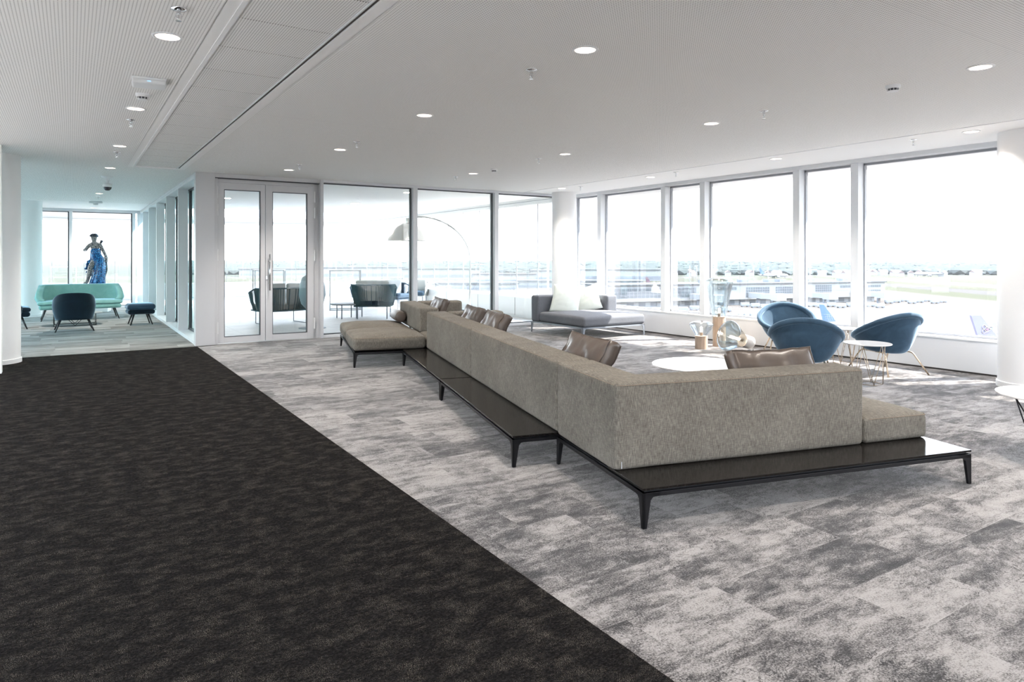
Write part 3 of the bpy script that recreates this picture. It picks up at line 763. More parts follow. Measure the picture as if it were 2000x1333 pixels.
# leather pillows
def pillow_mesh(L, Hh, T, seed):
    """box pillow lying in x (length) and z (height), thickness along y, puffed faces, pinched corners, creased gusset"""
    b = NB(); nx, nz = 22, 14
    def P(i, j, s):
        a = -1+2*i/nx; c = -1+2*j/nz
        f = (1-abs(a)**3.2)*(1-abs(c)**2.6)
        t = T*0.5*(0.70+0.30*f**0.6)
        edge = 1-0.035*(1-abs(c))*(abs(a) > 0.98)
        x = a*L/2*(1-0.03*(1-c*c)*abs(a)**6); z = c*Hh/2*(1-0.05*(1-a*a)*abs(c)**6)
        w = noise.noise(Vector((a*3+seed, c*3, s*2.0)))*0.016+noise.noise(Vector((a*9+seed, c*2.5, s*5.0)))*0.007
        return Vector((x, s*(t+w), z))
    g = {s: [[b.verts.new(P(i, j, s)) for j in range(nz+1)] for i in range(nx+1)] for s in (-1, 1)}
    for s in (-1, 1):
        for i in range(nx):
            for j in range(nz):
                q = (g[s][i][j], g[s][i+1][j], g[s][i+1][j+1], g[s][i][j+1]); b.faces.new(q if s < 0 else q[::-1])
    loop = [(i, 0) for i in range(nx)]+[(nx, j) for j in range(nz)]+[(i, nz) for i in range(nx, 0, -1)]+[(0, j) for j in range(nz, 0, -1)]
    for (i, j), (k, l_) in zip(loop, loop[1:]+loop[:1]):
        pass
    mid = []
    for i, j in loop:
        p = (P(i, j, -1)+P(i, j, 1))/2; d_ = Vector((p.x, 0, p.z)).normalized(); mid.append(b.verts.new(p+d_*0.016))
    for n_, ((i, j), (k, l_)) in enumerate(zip(loop, loop[1:]+loop[:1])):
        q = mid[(n_+1) % len(mid)]; b.faces.new((g[-1][i][j], mid[n_], q, g[-1][k][l_])); b.faces.new((mid[n_], g[1][i][j], g[1][k][l_], q))
    return b, loop, P
def leather_pillow(label, u, v, axis, tilt, L, Hh, T, seed, m=None, zc=0.60, roll=0, group='taupe leather pillows', name='pillow'):
    x, y, z = sofa_w(u, v, zc)
    o = thing(name, label, 'pillow', (x, y, z), 0, group)
    o.rotation_euler = (Matrix.Rotation(SA+axis, 4, 'Z') @ Matrix.Rotation(tilt, 4, 'X') @ Matrix.Rotation(roll, 4, 'Y')).to_euler()
    b, loop, P = pillow_mesh(L, Hh, T, seed)
    link('cover', b, m or M['leather'], o, smooth=True)
    for s in (-1, 1):
        link('piping', tube(NB(), [P(i, j, s)*1.003 for i, j in loop], 0.003, 6, True), m or M['leather'], o, smooth=True)
    return o
leather_pillow('taupe leather pillow leaning on the middle sofa unit back', 0.38, 1.60, R(90), R(28), 0.68, 0.44, 0.15, 1)
leather_pillow('taupe leather pillow on the third sofa unit, the nearer of the two', 0.37, 4.02, R(90), R(27), 0.62, 0.44, 0.15, 2)
leather_pillow('taupe leather pillow on the third sofa unit, next to its end arm', 0.37, 4.95, R(90), R(26), 0.60, 0.44, 0.15, 3)
leather_pillow('grey leather pillow behind the daybed backrest at the far end', 0.39, 6.98, R(90), R(26), 0.66, 0.42, 0.14, 4)
leather_pillow('long taupe leather pillow leaning over the corner unit back', 1.40, 0.69, R(180), R(27), 0.64, 0.42, 0.14, 5, zc=0.575)
x, y, z = sofa_w(-0.092, 7.60, 0.505)
o = thing('bolster', 'short round leather bolster on the daybed seat against its backrest', 'pillow', (x, y, z), SA)
b = NB(); lathe(b, [(0.001, -0.29), (0.045, -0.292), (0.078, -0.285), (0.086, -0.26), (0.088, 0), (0.086, 0.26), (0.078, 0.285), (0.045, 0.292), (0.001, 0.29)], 32, Matrix.Rotation(R(-90), 4, 'X'))
link('cover', b, M['leather'], o, smooth=True)

# ------------------------------------------------------------------ grey chaise with two pillows
t = thing('chaise', 'grey fabric chaise on slim metal legs by the windows, with pale pillows', 'chaise', (7.37, 9.18, 0), R(-1.0))
W_, L_ = 1.42, 1.62
b = NB()
for a in ((0, W_, 0, .016), (0, W_, L_-.016, L_), (0, .016, 0, L_), (W_-.016, W_, 0, L_)): box(b, *a, .178, .20)
box(b, .02, W_-.02, .02, L_-.02, .19, .206)
link('frame_rail', b, M['outframe'], t, bevel=0.002)
for (x, y, dx, dy) in ((0, 0, 1, 1), (W_, 0, -1, 1), (0, L_, 1, -1), (W_, L_, -1, -1)): link('leg', leg_bm(x, y, dx, dy, 0.20), M['outframe'], t)
link('seat_cushion', softbox(NB(), 0.015, W_+0.01, 0.0, L_-0.24, 0.206, 0.385, 0.05, puff=0.035, side=0.008, wob=0.003, seed=41), M['greyfab'], t, smooth=True)
b = NB(); softbox(b, 0.0, W_, L_-0.25, L_, 0.206, 0.695, 0.035, side=0.005, n=12, wob=0.003); link('backrest', b, M['greyfab'], t, smooth=True)
link('armrest', softbox(NB(), W_-0.25, W_, L_-0.85, L_-0.25, 0.206, 0.695, 0.035, side=0.005, n=9, wob=0.003), M['greyfab'], t, smooth=True)
def soft_pillow(label, loc, rz, tilt, roll, seed, sz=0.50):
    o = thing('pillow', label, 'pillow', loc, 0, 'pale green pillows on the chaise')
    o.rotation_euler = (Matrix.Rotation(rz, 4, 'Z') @ Matrix.Rotation(tilt, 4, 'X') @ Matrix.Rotation(roll, 4, 'Y')).to_euler()
    b = NB(); n = 18; g = {}
    for s in (-1, 1):
        for i in range(n+1):
            for j in range(n+1):
                a, c = -1+2*i/n, -1+2*j/n
                th = 0.085*max(0, (1-abs(a)**2.2)*(1-abs(c)**2.2))**0.55
                k = 1-0.07*(1-a*a)*abs(c)**3; k2 = 1-0.07*(1-c*c)*abs(a)**3
                w = noise.noise(Vector((a*5+seed, c*5, s*3.)))*0.008*(th > 0)
                if abs(a) == 1 or abs(c) == 1:
                    if s == 1: g[(s, i, j)] = g[(-1, i, j)]; continue
                g[(s, i, j)] = b.verts.new((a*sz/2*k2, s*(th+w), c*sz/2*k))
        for i in range(n):
            for j in range(n):
                q = [g[(s, i, j)], g[(s, i+1, j)], g[(s, i+1, j+1)], g[(s, i, j+1)]]
                b.faces.new(q if s < 0 else q[::-1])
    link('cover', b, M['pillow'], o, smooth=True)
soft_pillow('pale green square pillow on the chaise, left one, leaning on the back', (7.88, 10.33, 0.60), R(-25), R(-20), R(14), 3, 0.56)
soft_pillow('pale green square pillow on the chaise, right one, in the corner', (8.36, 10.30, 0.60), R(-60), R(-22), R(-22), 9, 0.54)

# ------------------------------------------------------------------ blue tub armchairs
def make_tub():
    t = thing('armchair', '', 'armchair')
    nseg = 64
    def rim(a):  # a = 90 deg is the back
        s_ = math.sin(a); return Vector((0.385*math.cos(a), 0.375*s_+0.01, 0.565+0.165*s_-0.012*math.cos(2*a)))
    def bot(a): return Vector((0.20*math.cos(a), 0.215*math.sin(a)-0.01, 0.262-0.012*math.sin(a)))
    def surf(prof):
        b = NB(); rings = []
        for fn in prof: rings.append([b.verts.new(fn(2*PI*i/nseg)) for i in range(nseg)])
        for p, q in zip(rings, rings[1:]):
            for i in range(nseg): b.faces.new((p[i], p[(i+1) % nseg], q[(i+1) % nseg], q[i]))
        return b, rings
    def outer(tt):
        def f(a):
            A_, B_ = bot(a), rim(a); h = tt**1.25; r = tt**0.72
            return Vector((A_.x+(B_.x*0.985-A_.x)*r, A_.y+(B_.y*0.985-A_.y)*r, A_.z+(B_.z-0.02-A_.z)*h))
        return f
    b, rings = surf([lambda a: bot(a)*0.001+Vector((0, -0.01, 0.25)), lambda a: bot(a)*0.8+Vector((0, 0, 0.05))]+[outer(i/14) for i in range(15)])
    link('shell', b, M['blue'], t, smooth=True)
    # rolled rim
    b = NB(); pts = [rim(2*PI*i/nseg)*1.0 for i in range(nseg)]
    pts = [Vector((p.x*0.955, p.y*0.955, p.z-0.015)) for p in pts]
    tube(b, pts, 0.034, 12, True); link('rim', b, M['blue'], t, smooth=True)
    def inner(tt):
        def f(a):
            B_ = rim(a); zs = 0.375
            top = Vector((B_.x*0.92, B_.y*0.92, B_.z-0.01)); low = Vector((0.235*math.cos(a), 0.225*math.sin(a)-0.02, min(zs, B_.z-0.04)))
            r = tt**0.75
            return Vector((top.x+(low.x-top.x)*(1-(1-tt)**1.0)*0.75, top.y+(low.y-top.y)*(1-(1-tt))*0.75, top.z+(low.z-top.z)*tt**0.8))
        return f
    b, r_ = surf([inner(i/10) for i in range(11)]+[lambda a: Vector((0.02*math.cos(a), 0.02*math.sin(a), 0.36))])
    link('inner_shell', b, M['blue'], t, smooth=True)
    b = NB()
    prof = [(0.001, 0.352), (0.24, 0.352), (0.268, 0.37), (0.275, 0.392), (0.262, 0.414), (0.20, 0.428), (0.001, 0.434)]
    lathe(b, prof, 40, Matrix.Translation((0, -0.03, 0)), sx=1.0, sy=1.03); link('seat_cushion', b, M['blue'], t, smooth=True)
    for s in (-1, 1):
        pts = [(s*0.285, -0.33, 0.0), (s*0.225, -0.20, 0.225)]+arc_pts((s*0.215, -0.18, 0.255), (s*0.21, -0.165, 0.268), (s*0.205, -0.14, 0.268), 4)+[(s*0.19, 0.14, 0.262)]+arc_pts((s*0.19, 0.17, 0.262), (s*0.20, 0.195, 0.258), (s*0.21, 0.21, 0.235), 4)+[(s*0.295, 0.345, 0.0)]
        link('leg_frame', tube(NB(), pts, 0.0095, 8), M['brass'], t, smooth=True)
    link('cross_bar', tube(NB(), [(-0.21, -0.16, 0.262), (0.21, -0.16, 0.262)], 0.008, 8), M['brass'], t, smooth=True)
    return t
def look(x, y, tx, ty): return math.atan2(ty-y, tx-x)   # heading
c1 = make_tub(); c1['label'] = 'blue velvet tub armchair facing the camera, between glass lamps and windows'; c1['group'] = 'blue tub armchairs by the windows'
c1.location = (8.52, 6.02, 0); c1.rotation_euler.z = R(-47)
dup(c1, (6.95, 4.67, 0), R(-57+180), 'blue velvet tub armchair seen from behind, nearest the sofa', 'blue tub armchairs by the windows')
dup(c1, (8.45, 4.58, 0), R(162), 'blue velvet tub armchair seen from the side, by the right window', 'blue tub armchairs by the windows')

# ------------------------------------------------------------------ small tables
def wire_table(name, label, x, y, r, h, m_top, m_wire, rr=0.0035, n=6, rz=0, foot=0.62, th=0.012):
    t = thing(name, label, 'table', (x, y, 0), rz)
    link('tabletop', lathe(NB(), [(0.001, h-th), (r-0.004, h-th), (r, h-th/2), (r-0.002, h), (0.001, h)], 64), m_top, t, smooth=2)
    b = NB(); tops = []; feet = []
    for k in range(n):
        a = 2*PI*k/n; feet.append(Vector((r*foot*math.cos(a), r*foot*math.sin(a), rr)))
        a += PI/n; tops.append(Vector((r*0.80*math.cos(a), r*0.80*math.sin(a), h-th-rr)))
    link('foot_ring', tube(b, feet, rr, 6, True), m_wire, t, smooth=True)
    for k in range(n):
        link('leg_wire', tube(tube(NB(), [feet[k], tops[k]], rr, 6), [feet[k], tops[k-1]], rr, 6), m_wire, t, smooth=True)
    link('top_ring', tube(NB(), tops, rr, 6, True), m_wire, t, smooth=True)
    return t
wire_table('side_table', 'small round marble table on brass wires, nearer one, behind the sofa corner', 7.48, 4.26, 0.245, 0.455, M['marble'], M['brass'], rz=0.3, n=5)
wire_table('side_table', 'small round marble table on brass wires, between the two far blue armchairs', 8.66, 5.26, 0.20, 0.47, M['marble'], M['brass'], rz=0.9, n=5)
wire_table('side_table', 'round pale table on black wires, cut by the right photo edge', 5.76, 1.93, 0.36, 0.45, M['marble'], M['blackmetal'], rr=0.005, n=4, rz=R(10), foot=0.35)
t = thing('coffee_table', 'low round white marble coffee table inside the sofa corner', 'table', (5.51, 4.89, 0))
link('tabletop', lathe(NB(), [(0.001, 0.285), (0.50, 0.285), (0.515, 0.293), (0.512, 0.30), (0.001, 0.30)], 72), M['marble'], t, smooth=2)
link('base', lathe(NB(), [(0.25, 0.0), (0.25, 0.012), (0.04, 0.02), (0.04, 0.285)], 40, close=True), M['blackmetal'], t, smooth=2)

# ------------------------------------------------------------------ glass table lamps
def glass_lamp(label, loc, rb, hb, prof, rot=None, smoke=False, group='glass table lamps', base='oak'):
    t = thing('glass_lamp', label, 'lamp', loc, 0, group)
    if rot: t.rotation_euler = rot.to_euler()
    link('lamp_base', lathe(NB(), [(0.001, 0), (rb, 0), (rb, hb), (0.001, hb)], 48), M[base], t, smooth=2)
    link('glass_shade', lathe(NB(), [(r, hb+z) for r, z in prof], 56), M['smokeglass' if smoke else 'lampglass'], t, smooth=True)
    link('lamp_socket', lathe(NB(), [(0.022, hb), (0.022, hb+0.06)], 20, close=True), M['oak'], t, smooth=2)
    link('bulb', lathe(NB(), [(0.001, hb+0.06), (0.016, hb+0.062), (0.016, hb+0.13), (0.001, hb+0.14)], 20), M['filament'], t, smooth=True)
    return t
glass_lamp('small glass lamp with wide funnel shade on a short oak base', (8.20, 7.30, 0), 0.096, 0.20,
           [(0.092, 0.0), (0.105, 0.03), (0.15, 0.10), (0.176, 0.15), (0.183, 0.175), (0.176, 0.195), (0.14, 0.215), (0.08, 0.228), (0.001, 0.232)])
glass_lamp('tall glass lamp, smoky cone shade on an oak cylinder by the window', (8.68, 7.36, 0), 0.10, 0.47,
           [(0.11, 0.0), (0.115, 0.05), (0.135, 0.16), (0.165, 0.32), (0.198, 0.48), (0.214, 0.55), (0.212, 0.575), (0.185, 0.60), (0.12, 0.62), (0.001, 0.63)], smoke=True)
ax_ = Vector((-0.84*0.88-0.542*0.42, 0.542*0.88-0.84*0.42, 0.0)).normalized(); ax_.z = 0.30; ax_.normalize()
rot = Vector((0, 0, 1)).rotation_difference(ax_).to_matrix().to_4x4()
pb = Vector((8.70, 6.78, 0.11))
glass_lamp('tipped over glass lamp lying on the carpet, wide shade toward the camera', pb, 0.098, 0.17,
           [(0.095, 0.0), (0.115, 0.04), (0.155, 0.13), (0.20, 0.22), (0.225, 0.265), (0.232, 0.285), (0.225, 0.305), (0.19, 0.325), (0.11, 0.34), (0.001, 0.345)], rot=rot, smoke=True, base='porcelain')
cb = NB(); q = pb-ax_*0.0
pts = [at(1447, 674, 10.25), at(1456, 675, 10.2), at(1464, 668, 10.3), at(1472, 671, 10.3), at(1466, 679, 10.1), at(1455, 679, 10.1), at(1466, 681, 10.0), at(1482, 680, 10.05)]
tube(cb, [(p.x, p.y, max(0.008, min(p.z, 0.02))) for p in pts], 0.004, 6)
o = tag(link('lamp_cable', cb, M['cable'], smooth=True), 'black lamp cable coiled on the carpet beside the tipped lamp', 'cable')
p = at(1462, 678, 10.15)
tag(link('power_adapter', softbox(NB(), p.x-.06, p.x+.06, p.y-.025, p.y+.025, 0.004, 0.03, 0.006, n=3), M['cable']), 'small black power adapter on the carpet by the tipped lamp', 'adapter')

# ------------------------------------------------------------------ bay furniture
def splay_leg(x, y, sx, sy, h, m=None, r0=0.020, r1=0.011, s=0.09):
    return tube(NB(), [(x, y, h), (x+sx*s, y+sy*s, 0)], [r0, r1], 10)
def shell_seat(name, label, cat, loc, rz, Wd, Dp, H, seat, m, legm, zb=0.245, arm=0.50, group=None):
    """rounded shell seat, front toward -y"""
    t = thing(name, label, cat, loc, rz, group); hw, hd = Wd/2, Dp/2; nA, nT = 60, 12; n_ = 2.6 if Wd < 1 else 4.2
    amax = R(128)
    def plan(a, k):
        ca, sa = math.cos(a), math.sin(a)
        return Vector((hw*k*math.copysign(abs(sa)**(2/n_), sa), hd*k*math.copysign(abs(ca)**(2/n_), ca), 0))
    def ztop(a):
        f = min(1, abs(a)/amax)
        if Wd < 1: return arm+(H-arm)*(1-f**2.2)**1.0 if f < 1 else arm
        g_ = max(0, min(1, (1-f)/0.42)); g_ = g_*g_*(3-2*g_); return arm+(H-arm)*g_
    b = NB(); out = []; inn = []
    for i in range(nA+1):
        a = -amax+2*amax*i/nA; zt = ztop(a); co, ci = [], []
        for j in range(nT+1):
            tt = j/nT; z = zb+(zt-zb)*tt
            flare = (0.80 if Wd > 1 else 0.86)+(0.20 if Wd > 1 else 0.14)*math.sin(min(1, (z-zb)/0.30)*PI/2)
            back = 0.05*max(0, (z-0.42)/0.4)*max(0, math.cos(a))
            taper = 1-0.10*max(0, (z-0.50)/0.3)
            p = plan(a, 1.0); co.append(Vector((p.x*flare*taper, p.y*flare+back, z)))
            q = plan(a, 1-0.055/min(hw, hd)); ci.append(Vector((q.x*flare*taper, q.y*flare+back, z)))
        ci[-1].z -= 0.012
        out.append([b.verts.new(p) for p in co]); inn.append([b.verts.new(p) for p in ci])
    for i in range(nA):
        for j in range(nT):
            b.faces.new((out[i][j], out[i+1][j], out[i+1][j+1], out[i][j+1])); b.faces.new((inn[i][j+1], inn[i+1][j+1], inn[i+1][j], inn[i][j]))
        b.faces.new((out[i][nT], out[i+1][nT], inn[i+1][nT], inn[i][nT])); b.faces.new((out[i+1][0], out[i][0], inn[i][0], inn[i+1][0]))
    for i in (0, nA):
        for j in range(nT): b.faces.new((out[i][j], out[i][j+1], inn[i][j+1], inn[i][j]))
    kx, ky = (0.93, 0.86) if Wd > 1 else (0.80, 0.66)
    sh = link('shell', b, m, t, smooth=True)
    link('seat_cushion', softbox(NB(), -hw*kx, hw*kx, -hd*1.06, hd*ky, seat-0.085, seat, 0.045, puff=0.02, wob=0.002), m, t, smooth=True)
    link('seat_base', softbox(NB(), -hw*(kx-.03), hw*(kx-.03), -hd*1.03, hd*(ky-.04), zb-0.005, seat-0.08, 0.05, wob=0.002), m, t, smooth=True)
    for sx in (-1, 1):
        for sy in (-1, 1): link('leg', splay_leg(sx*(hw*0.62 if Wd < 1 else hw-0.22), sy*hd*0.62, sx, sy, zb+0.01), legm, t, smooth=True)
    return t
shell_seat('sofa', 'mint green velvet sofa on dark legs before the end window', 'sofa', (0.17, 18.62, 0), R(2), 1.76, 0.80, 0.80, 0.44, M['mint'], M['darkwood'], arm=0.48, zb=0.26)
shell_seat('armchair', 'dark navy velvet shell armchair seen from behind, before the mint sofa', 'armchair', (0.04, 15.75, 0), R(182), 0.72, 0.70, 0.745, 0.42, M['navy'], M['darkwood'], arm=0.42, zb=0.225)
shell_seat('armchair', 'dark navy armchair half hidden behind the left column, seat visible', 'armchair', (-1.07, 16.80, 0), R(95), 0.72, 0.70, 0.60, 0.42, M['navy'], M['darkwood'], arm=0.44, zb=0.24)
t = thing('ottoman', 'dark blue velvet ottoman on splayed legs beside the bay windows', 'ottoman', (1.225, 16.48, 0), R(3))
link('seat_cushion', softbox(NB(), -0.265, 0.265, -0.25, 0.25, 0.315, 0.44, 0.06, puff=0.015, wob=0.002), M['blue'], t, smooth=True)
link('seat_base', softbox(NB(), -0.255, 0.255, -0.24, 0.24, 0.225, 0.325, 0.07, wob=0.002), M['navy'], t, smooth=True)
for sx in (-1, 1):
    for sy in (-1, 1): link('leg', splay_leg(sx*0.13, sy*0.13, sx, sy, 0.235, s=0.075), M['darkwood'], t, smooth=True)
t = thing('coffee_table', 'low round grey table on black wires between navy chair and mint sofa', 'table', (0.06, 17.10, 0))
link('tabletop', lathe(NB(), [(0.001, 0.245), (0.50, 0.245), (0.505, 0.255), (0.001, 0.257)], 56), mat('grey_stone', (.30, .30, .29), .4), t, smooth=2)
b = NB(); fx, fy = 0.37, 0.30
tube(b, [(-fx, -fy, .006), (fx, -fy, .006), (fx, fy, .006), (-fx, fy, .006)], 0.006, 6, True)
link('foot_frame', b, M['blackmetal'], t)
for sx in (-1, 1):
    for sy in (-1, 1):
        link('leg_wire', tube(tube(NB(), [(sx*fx, sy*fy, .006), (sx*fx, sy*fy, .245)], 0.006, 6), [(0, sy*fy, .006), (sx*fx*.6, sy*fy, .245)], 0.006, 6), M['blackmetal'], t)

# ------------------------------------------------------------------ statue behind the mint sofa
def mosaic(name, base, spot, dark, sc):
    m, n, l, b = nt(name); g = G(m); p = g.obj()
    v = g.vor(p, sc); v2 = g.vor(p, sc*0.22)
    ringy = g.math('LESS_THAN', g.math('ABSOLUTE', g.math('SUBTRACT', v2, 0.32)), 0.05)
    c = g.ramp(v, [(0.15, spot), (0.40, base), (0.62, dark)]); c = g.mix(g.math('MULTIPLY', ringy, 0.6), c, dark)
    l.new(c, b.inputs['Base Color']); b.inputs['Roughness'].default_value = 0.25; return m
M['mosblue'] = mosaic('blue_mosaic', (0.0, 0.15, 0.46), (0.06, 0.45, 0.80), (0.0, 0.03, 0.12), 42)
M['mosgrey'] = mosaic('black_white_mosaic', (0.34, 0.31, 0.30), (0.75, 0.70, 0.66), (0.05, 0.05, 0.06), 55)
M['mosdark'] = mosaic('dark_mosaic', (0.035, 0.06, 0.10), (0.10, 0.14, 0.18), (0.008, 0.01, 0.02), 50)
st = thing('statue', 'mosaic covered statue of a woman in a blue dress behind the mint sofa', 'statue', (0.55, 21.1, 0), R(-10))
link('plinth', bx(-0.30, 0.30, -0.30, 0.30, 0, 0.70), M['white'], st, bevel=0.004)
def sc_(cx, cy, y=0.0): return Vector(((cx-540)*0.001325, y, 2.04-(cy-185)*0.001325))
def skin(name, chains, m, parent, sub=2):
    me = bpy.data.meshes.new(name); vs = []; es = []; rs = []
    idx = {}
    for ch in chains:
        prev = None
        for (p, r) in ch:
            key = tuple(round(v, 4) for v in p)
            if key not in idx: idx[key] = len(vs); vs.append(p); rs.append(r)
            if prev is not None: es.append((prev, idx[key]))
            prev = idx[key]
    me.from_pydata([tuple(v) for v in vs], es, []); me.materials.append(m)
    o = bpy.data.objects.new(name, me); C.objects.link(o); o.parent = parent
    mod = o.modifiers.new('skin', 'SKIN'); mod.use_smooth_shade = True
    for i, sv in enumerate(me.skin_vertices[0].data): sv.radius = (rs[i]*1.4, rs[i]*1.25); sv.use_root = (i == 0)
    s2 = o.modifiers.new('sub', 'SUBSURF'); s2.levels = sub; s2.render_levels = sub
    return o
hip = (sc_(550, 700), 0.085); waist = (sc_(528, 560), 0.068); chest = (sc_(517, 450), 0.088); up = (sc_(510, 395), 0.062)
neck = (sc_(500, 345), 0.036); jaw = (sc_(500, 305, -0.012), 0.052); head = (sc_(500, 262, -0.005), 0.066); crown = (sc_(500, 215, 0.0), 0.050)
skin('body', [[hip, waist, chest, up, neck, jaw, head, crown],
              [up, (sc_(425, 405), 0.045), (sc_(385, 450, -0.01), 0.040), (sc_(350, 515, -0.03), 0.034), (sc_(345, 500, -0.13), 0.028), (sc_(385, 470, -0.20), 0.02)],
              [up, (sc_(605, 400), 0.045), (sc_(640, 480), 0.036), (sc_(690, 590, 0.0), 0.033), (sc_(722, 665, -0.03), 0.028), (sc_(722, 715, -0.05), 0.022), (sc_(715, 750, -0.06), 0.018)],
              [hip, (sc_(500, 740, -0.09), 0.062), (sc_(452, 850, -0.15), 0.048), (sc_(430, 960, -0.12), 0.042), (sc_(395, 1090, -0.03), 0.030), (sc_(375, 1150, -0.05), 0.030), (sc_(330, 1168, -0.10), 0.024)]], M['mosgrey'], st)
# face: nose and brow, ears
f = NB()
tube(f, [sc_(500, 252, -0.082), sc_(500, 284, -0.102)], [0.006, 0.011], 8)
for sx in (-1, 1):
    lathe(f, [(0.001, -0.005), (0.011, -0.004), (0.012, 0.003), (0.001, 0.006)], 12, Matrix.Translation(sc_(500+sx*22, 256, -0.085)) @ Matrix.Rotation(R(90), 4, 'X'))
tube(f, [sc_(486, 306, -0.080), sc_(500, 308, -0.086), sc_(514, 306, -0.080)], 0.005, 6)
link('face', f, M['mosgrey'], st, smooth=True)
h = NB(); rnd = random.Random(4)
lathe(h, [(0.001, 0.075), (0.05, 0.068), (0.085, 0.04), (0.095, 0.0), (0.080, -0.035), (0.06, -0.045)], 24, Matrix.Translation(sc_(497, 222, 0.022)), sy=0.85)
for k in range(14):
    a = 2*PI*k/14; c = sc_(497, 226, 0.020)+Vector((0.080*math.cos(a), 0.072*math.sin(a), 0.012*rnd.random()))
    bmesh.ops.create_icosphere(h, subdivisions=2, radius=0.028, matrix=Matrix.Translation(c))
lathe(h, [(0.001, 0.05), (0.035, 0.03), (0.04, 0), (0.02, -0.03)], 16, Matrix.Translation(sc_(505, 215, 0.05)))
link('hair', h, M['mosdark'], st, smooth=True)
# dress with falling folds
rows = [(470, 533, 78, .085), (520, 528, 92, .09), (570, 524, 95, .085), (620, 535, 112, .10), (680, 555, 128, .12), (740, 575, 118, .13), (820, 590, 112, .135), (900, 592, 108, .14), (980, 585, 112, .14), (1060, 575, 116, .145), (1130, 563, 124, .15), (1188, 555, 128, .155)]
b = NB(); rings = []; NA = 72
for i, (cy, cx, hw, dep) in enumerate(rows):
    k = max(0, (i-3))/8; ring = []
    for j in range(NA):
        a = 2*PI*j/NA; tw = a+0.5*k
        w = 1+0.10*k*math.sin(9*tw)+0.05*k*math.sin(17*tw+1)
        c = sc_(cx, cy); ring.append(b.verts.new((c.x+hw*0.001325*math.cos(a)*w, -0.005+dep*1.35*math.sin(a)*w, c.z)))
    rings.append(ring)
for p, q in zip(rings, rings[1:]):
    for j in range(NA): b.faces.new((p[j], p[(j+1) % NA], q[(j+1) % NA], q[j]))
b.faces.new(rings[-1])
dress = link('dress', b, M['mosblue'], st, smooth=True)
# wind-blown hem pieces and cape
b = NB()
for (cx, cy, r) in ((470, 705, .05), (430, 720, .045), (395, 735, .035), (385, 790, .042), (362, 860, .036), (400, 820, .04), (372, 935, .028), (420, 760, .05), (345, 880, .022), (440, 830, .045), (415, 900, .04), (400, 880, .035), (375, 830, .035), (455, 770, .05), (480, 850, .05), (470, 950, .045), (440, 1000, .035)):
    bmesh.ops.create_icosphere(b, subdivisions=2, radius=r, matrix=Matrix.Translation(sc_(cx, cy, 0.02)) @ Matrix.Diagonal((0.9, 1.5, 1.15, 1)))
for v in b.verts: v.co += noise.noise_vector(v.co*18)*0.022
link('dress_hem', b, M['mosblue'], st, smooth=True)
b = NB(); tube(b, [sc_(650, 640, 0.06), sc_(690, 750, 0.05), sc_(690, 900, 0.06), sc_(675, 1045, 0.05)], [0.03, 0.045, 0.05, 0.02], 12)
for v in b.verts: v.co += noise.noise_vector(v.co*22)*0.016
link('cape', b, M['mosdark'], st, smooth=True)
b = NB(); tube(b, [sc_(575, 420, 0.10), sc_(600, 370, 0.09), sc_(628, 305, 0.09)], [0.022, 0.028, 0.036], 10); link('quiver', b, M['mosdark'], st, smooth=2)

# ------------------------------------------------------------------ TERRACE behind the glazed wall
M['tile'] = mat('terrace_tile', (0.50, 0.50, 0.50), 0.6)
def tile_mat():
    m, n, l, b = nt('terrace_paving'); g = G(m); x, y, z = g.sep(g.pos())
    jx = g.math('LESS_THAN', g.math('FRACT', g.math('DIVIDE', x, 0.9)), 0.008); jy = g.math('LESS_THAN', g.math('FRACT', g.math('DIVIDE', y, 0.9)), 0.008)
    c = g.mix(g.math('MAXIMUM', jx, jy), g.ramp(g.noise(g.pos(), 3, 3), [(0.3, (0.44, 0.435, 0.43)), (0.7, (0.52, 0.51, 0.50))]), (0.30, 0.30, 0.30))
    l.new(c, b.inputs['Base Color']); b.inputs['Roughness'].default_value = 0.5; return m
M['paving'] = tile_mat()
struct('floor_terrace', box(bx(1.95, 9.6, 12.02, 22.62, -0.2, -0.02), -7.5, 9.6, 22.62, 30, -0.2, -0.02), M['paving'])
hole = [(5.0+3.1*math.cos(2*PI*k/48), 22.65+2.25*math.sin(2*PI*k/48)) for k in range(48)]
struct('ceiling_terrace', ceil_bm(0, 0, 0, 0, [hole], [(1.95, 12.02), (9.55, 12.02), (9.55, 29.0), (-7.5, 29.0), (-7.5, 22.63), (1.95, 22.63)], z=2.80), M['plaster'])
struct('ceiling_terrace_top', ceil_bm(0, 0, 0, 0, [hole], [(1.95, 12.02), (9.55, 12.02), (9.55, 29.0), (-7.5, 29.0), (-7.5, 22.63), (1.95, 22.63)], z=3.10), M['plaster'])
b = NB(); N_ = len(hole)
rr_ = [[b.verts.new((x, y, z)) for x, y in hole] for z in (2.80, 5.6)]
r2_ = [[b.verts.new((5.0+(x-5.0)*1.04, 22.65+(y-22.65)*1.04, z)) for x, y in hole] for z in (2.80, 5.6)]
for i in range(N_):
    j = (i+1) % N_; b.faces.new((rr_[0][i], rr_[0][j], rr_[1][j], rr_[1][i])); b.faces.new((r2_[0][i], r2_[0][j], r2_[1][j], r2_[1][i])); b.faces.new((rr_[1][i], rr_[1][j], r2_[1][j], r2_[1][i]))
struct('wall_terrace_opening', b, M['white'])
b = NB()
for k in range(0, 48, 2):
    x, y = hole[k]; tube(b, [(x*0.998+0.01, y, 2.80), (x*0.998+0.01, y, 5.6)], 0.010, 5)
struct('trim_opening_joints', b, M['paleframe'])
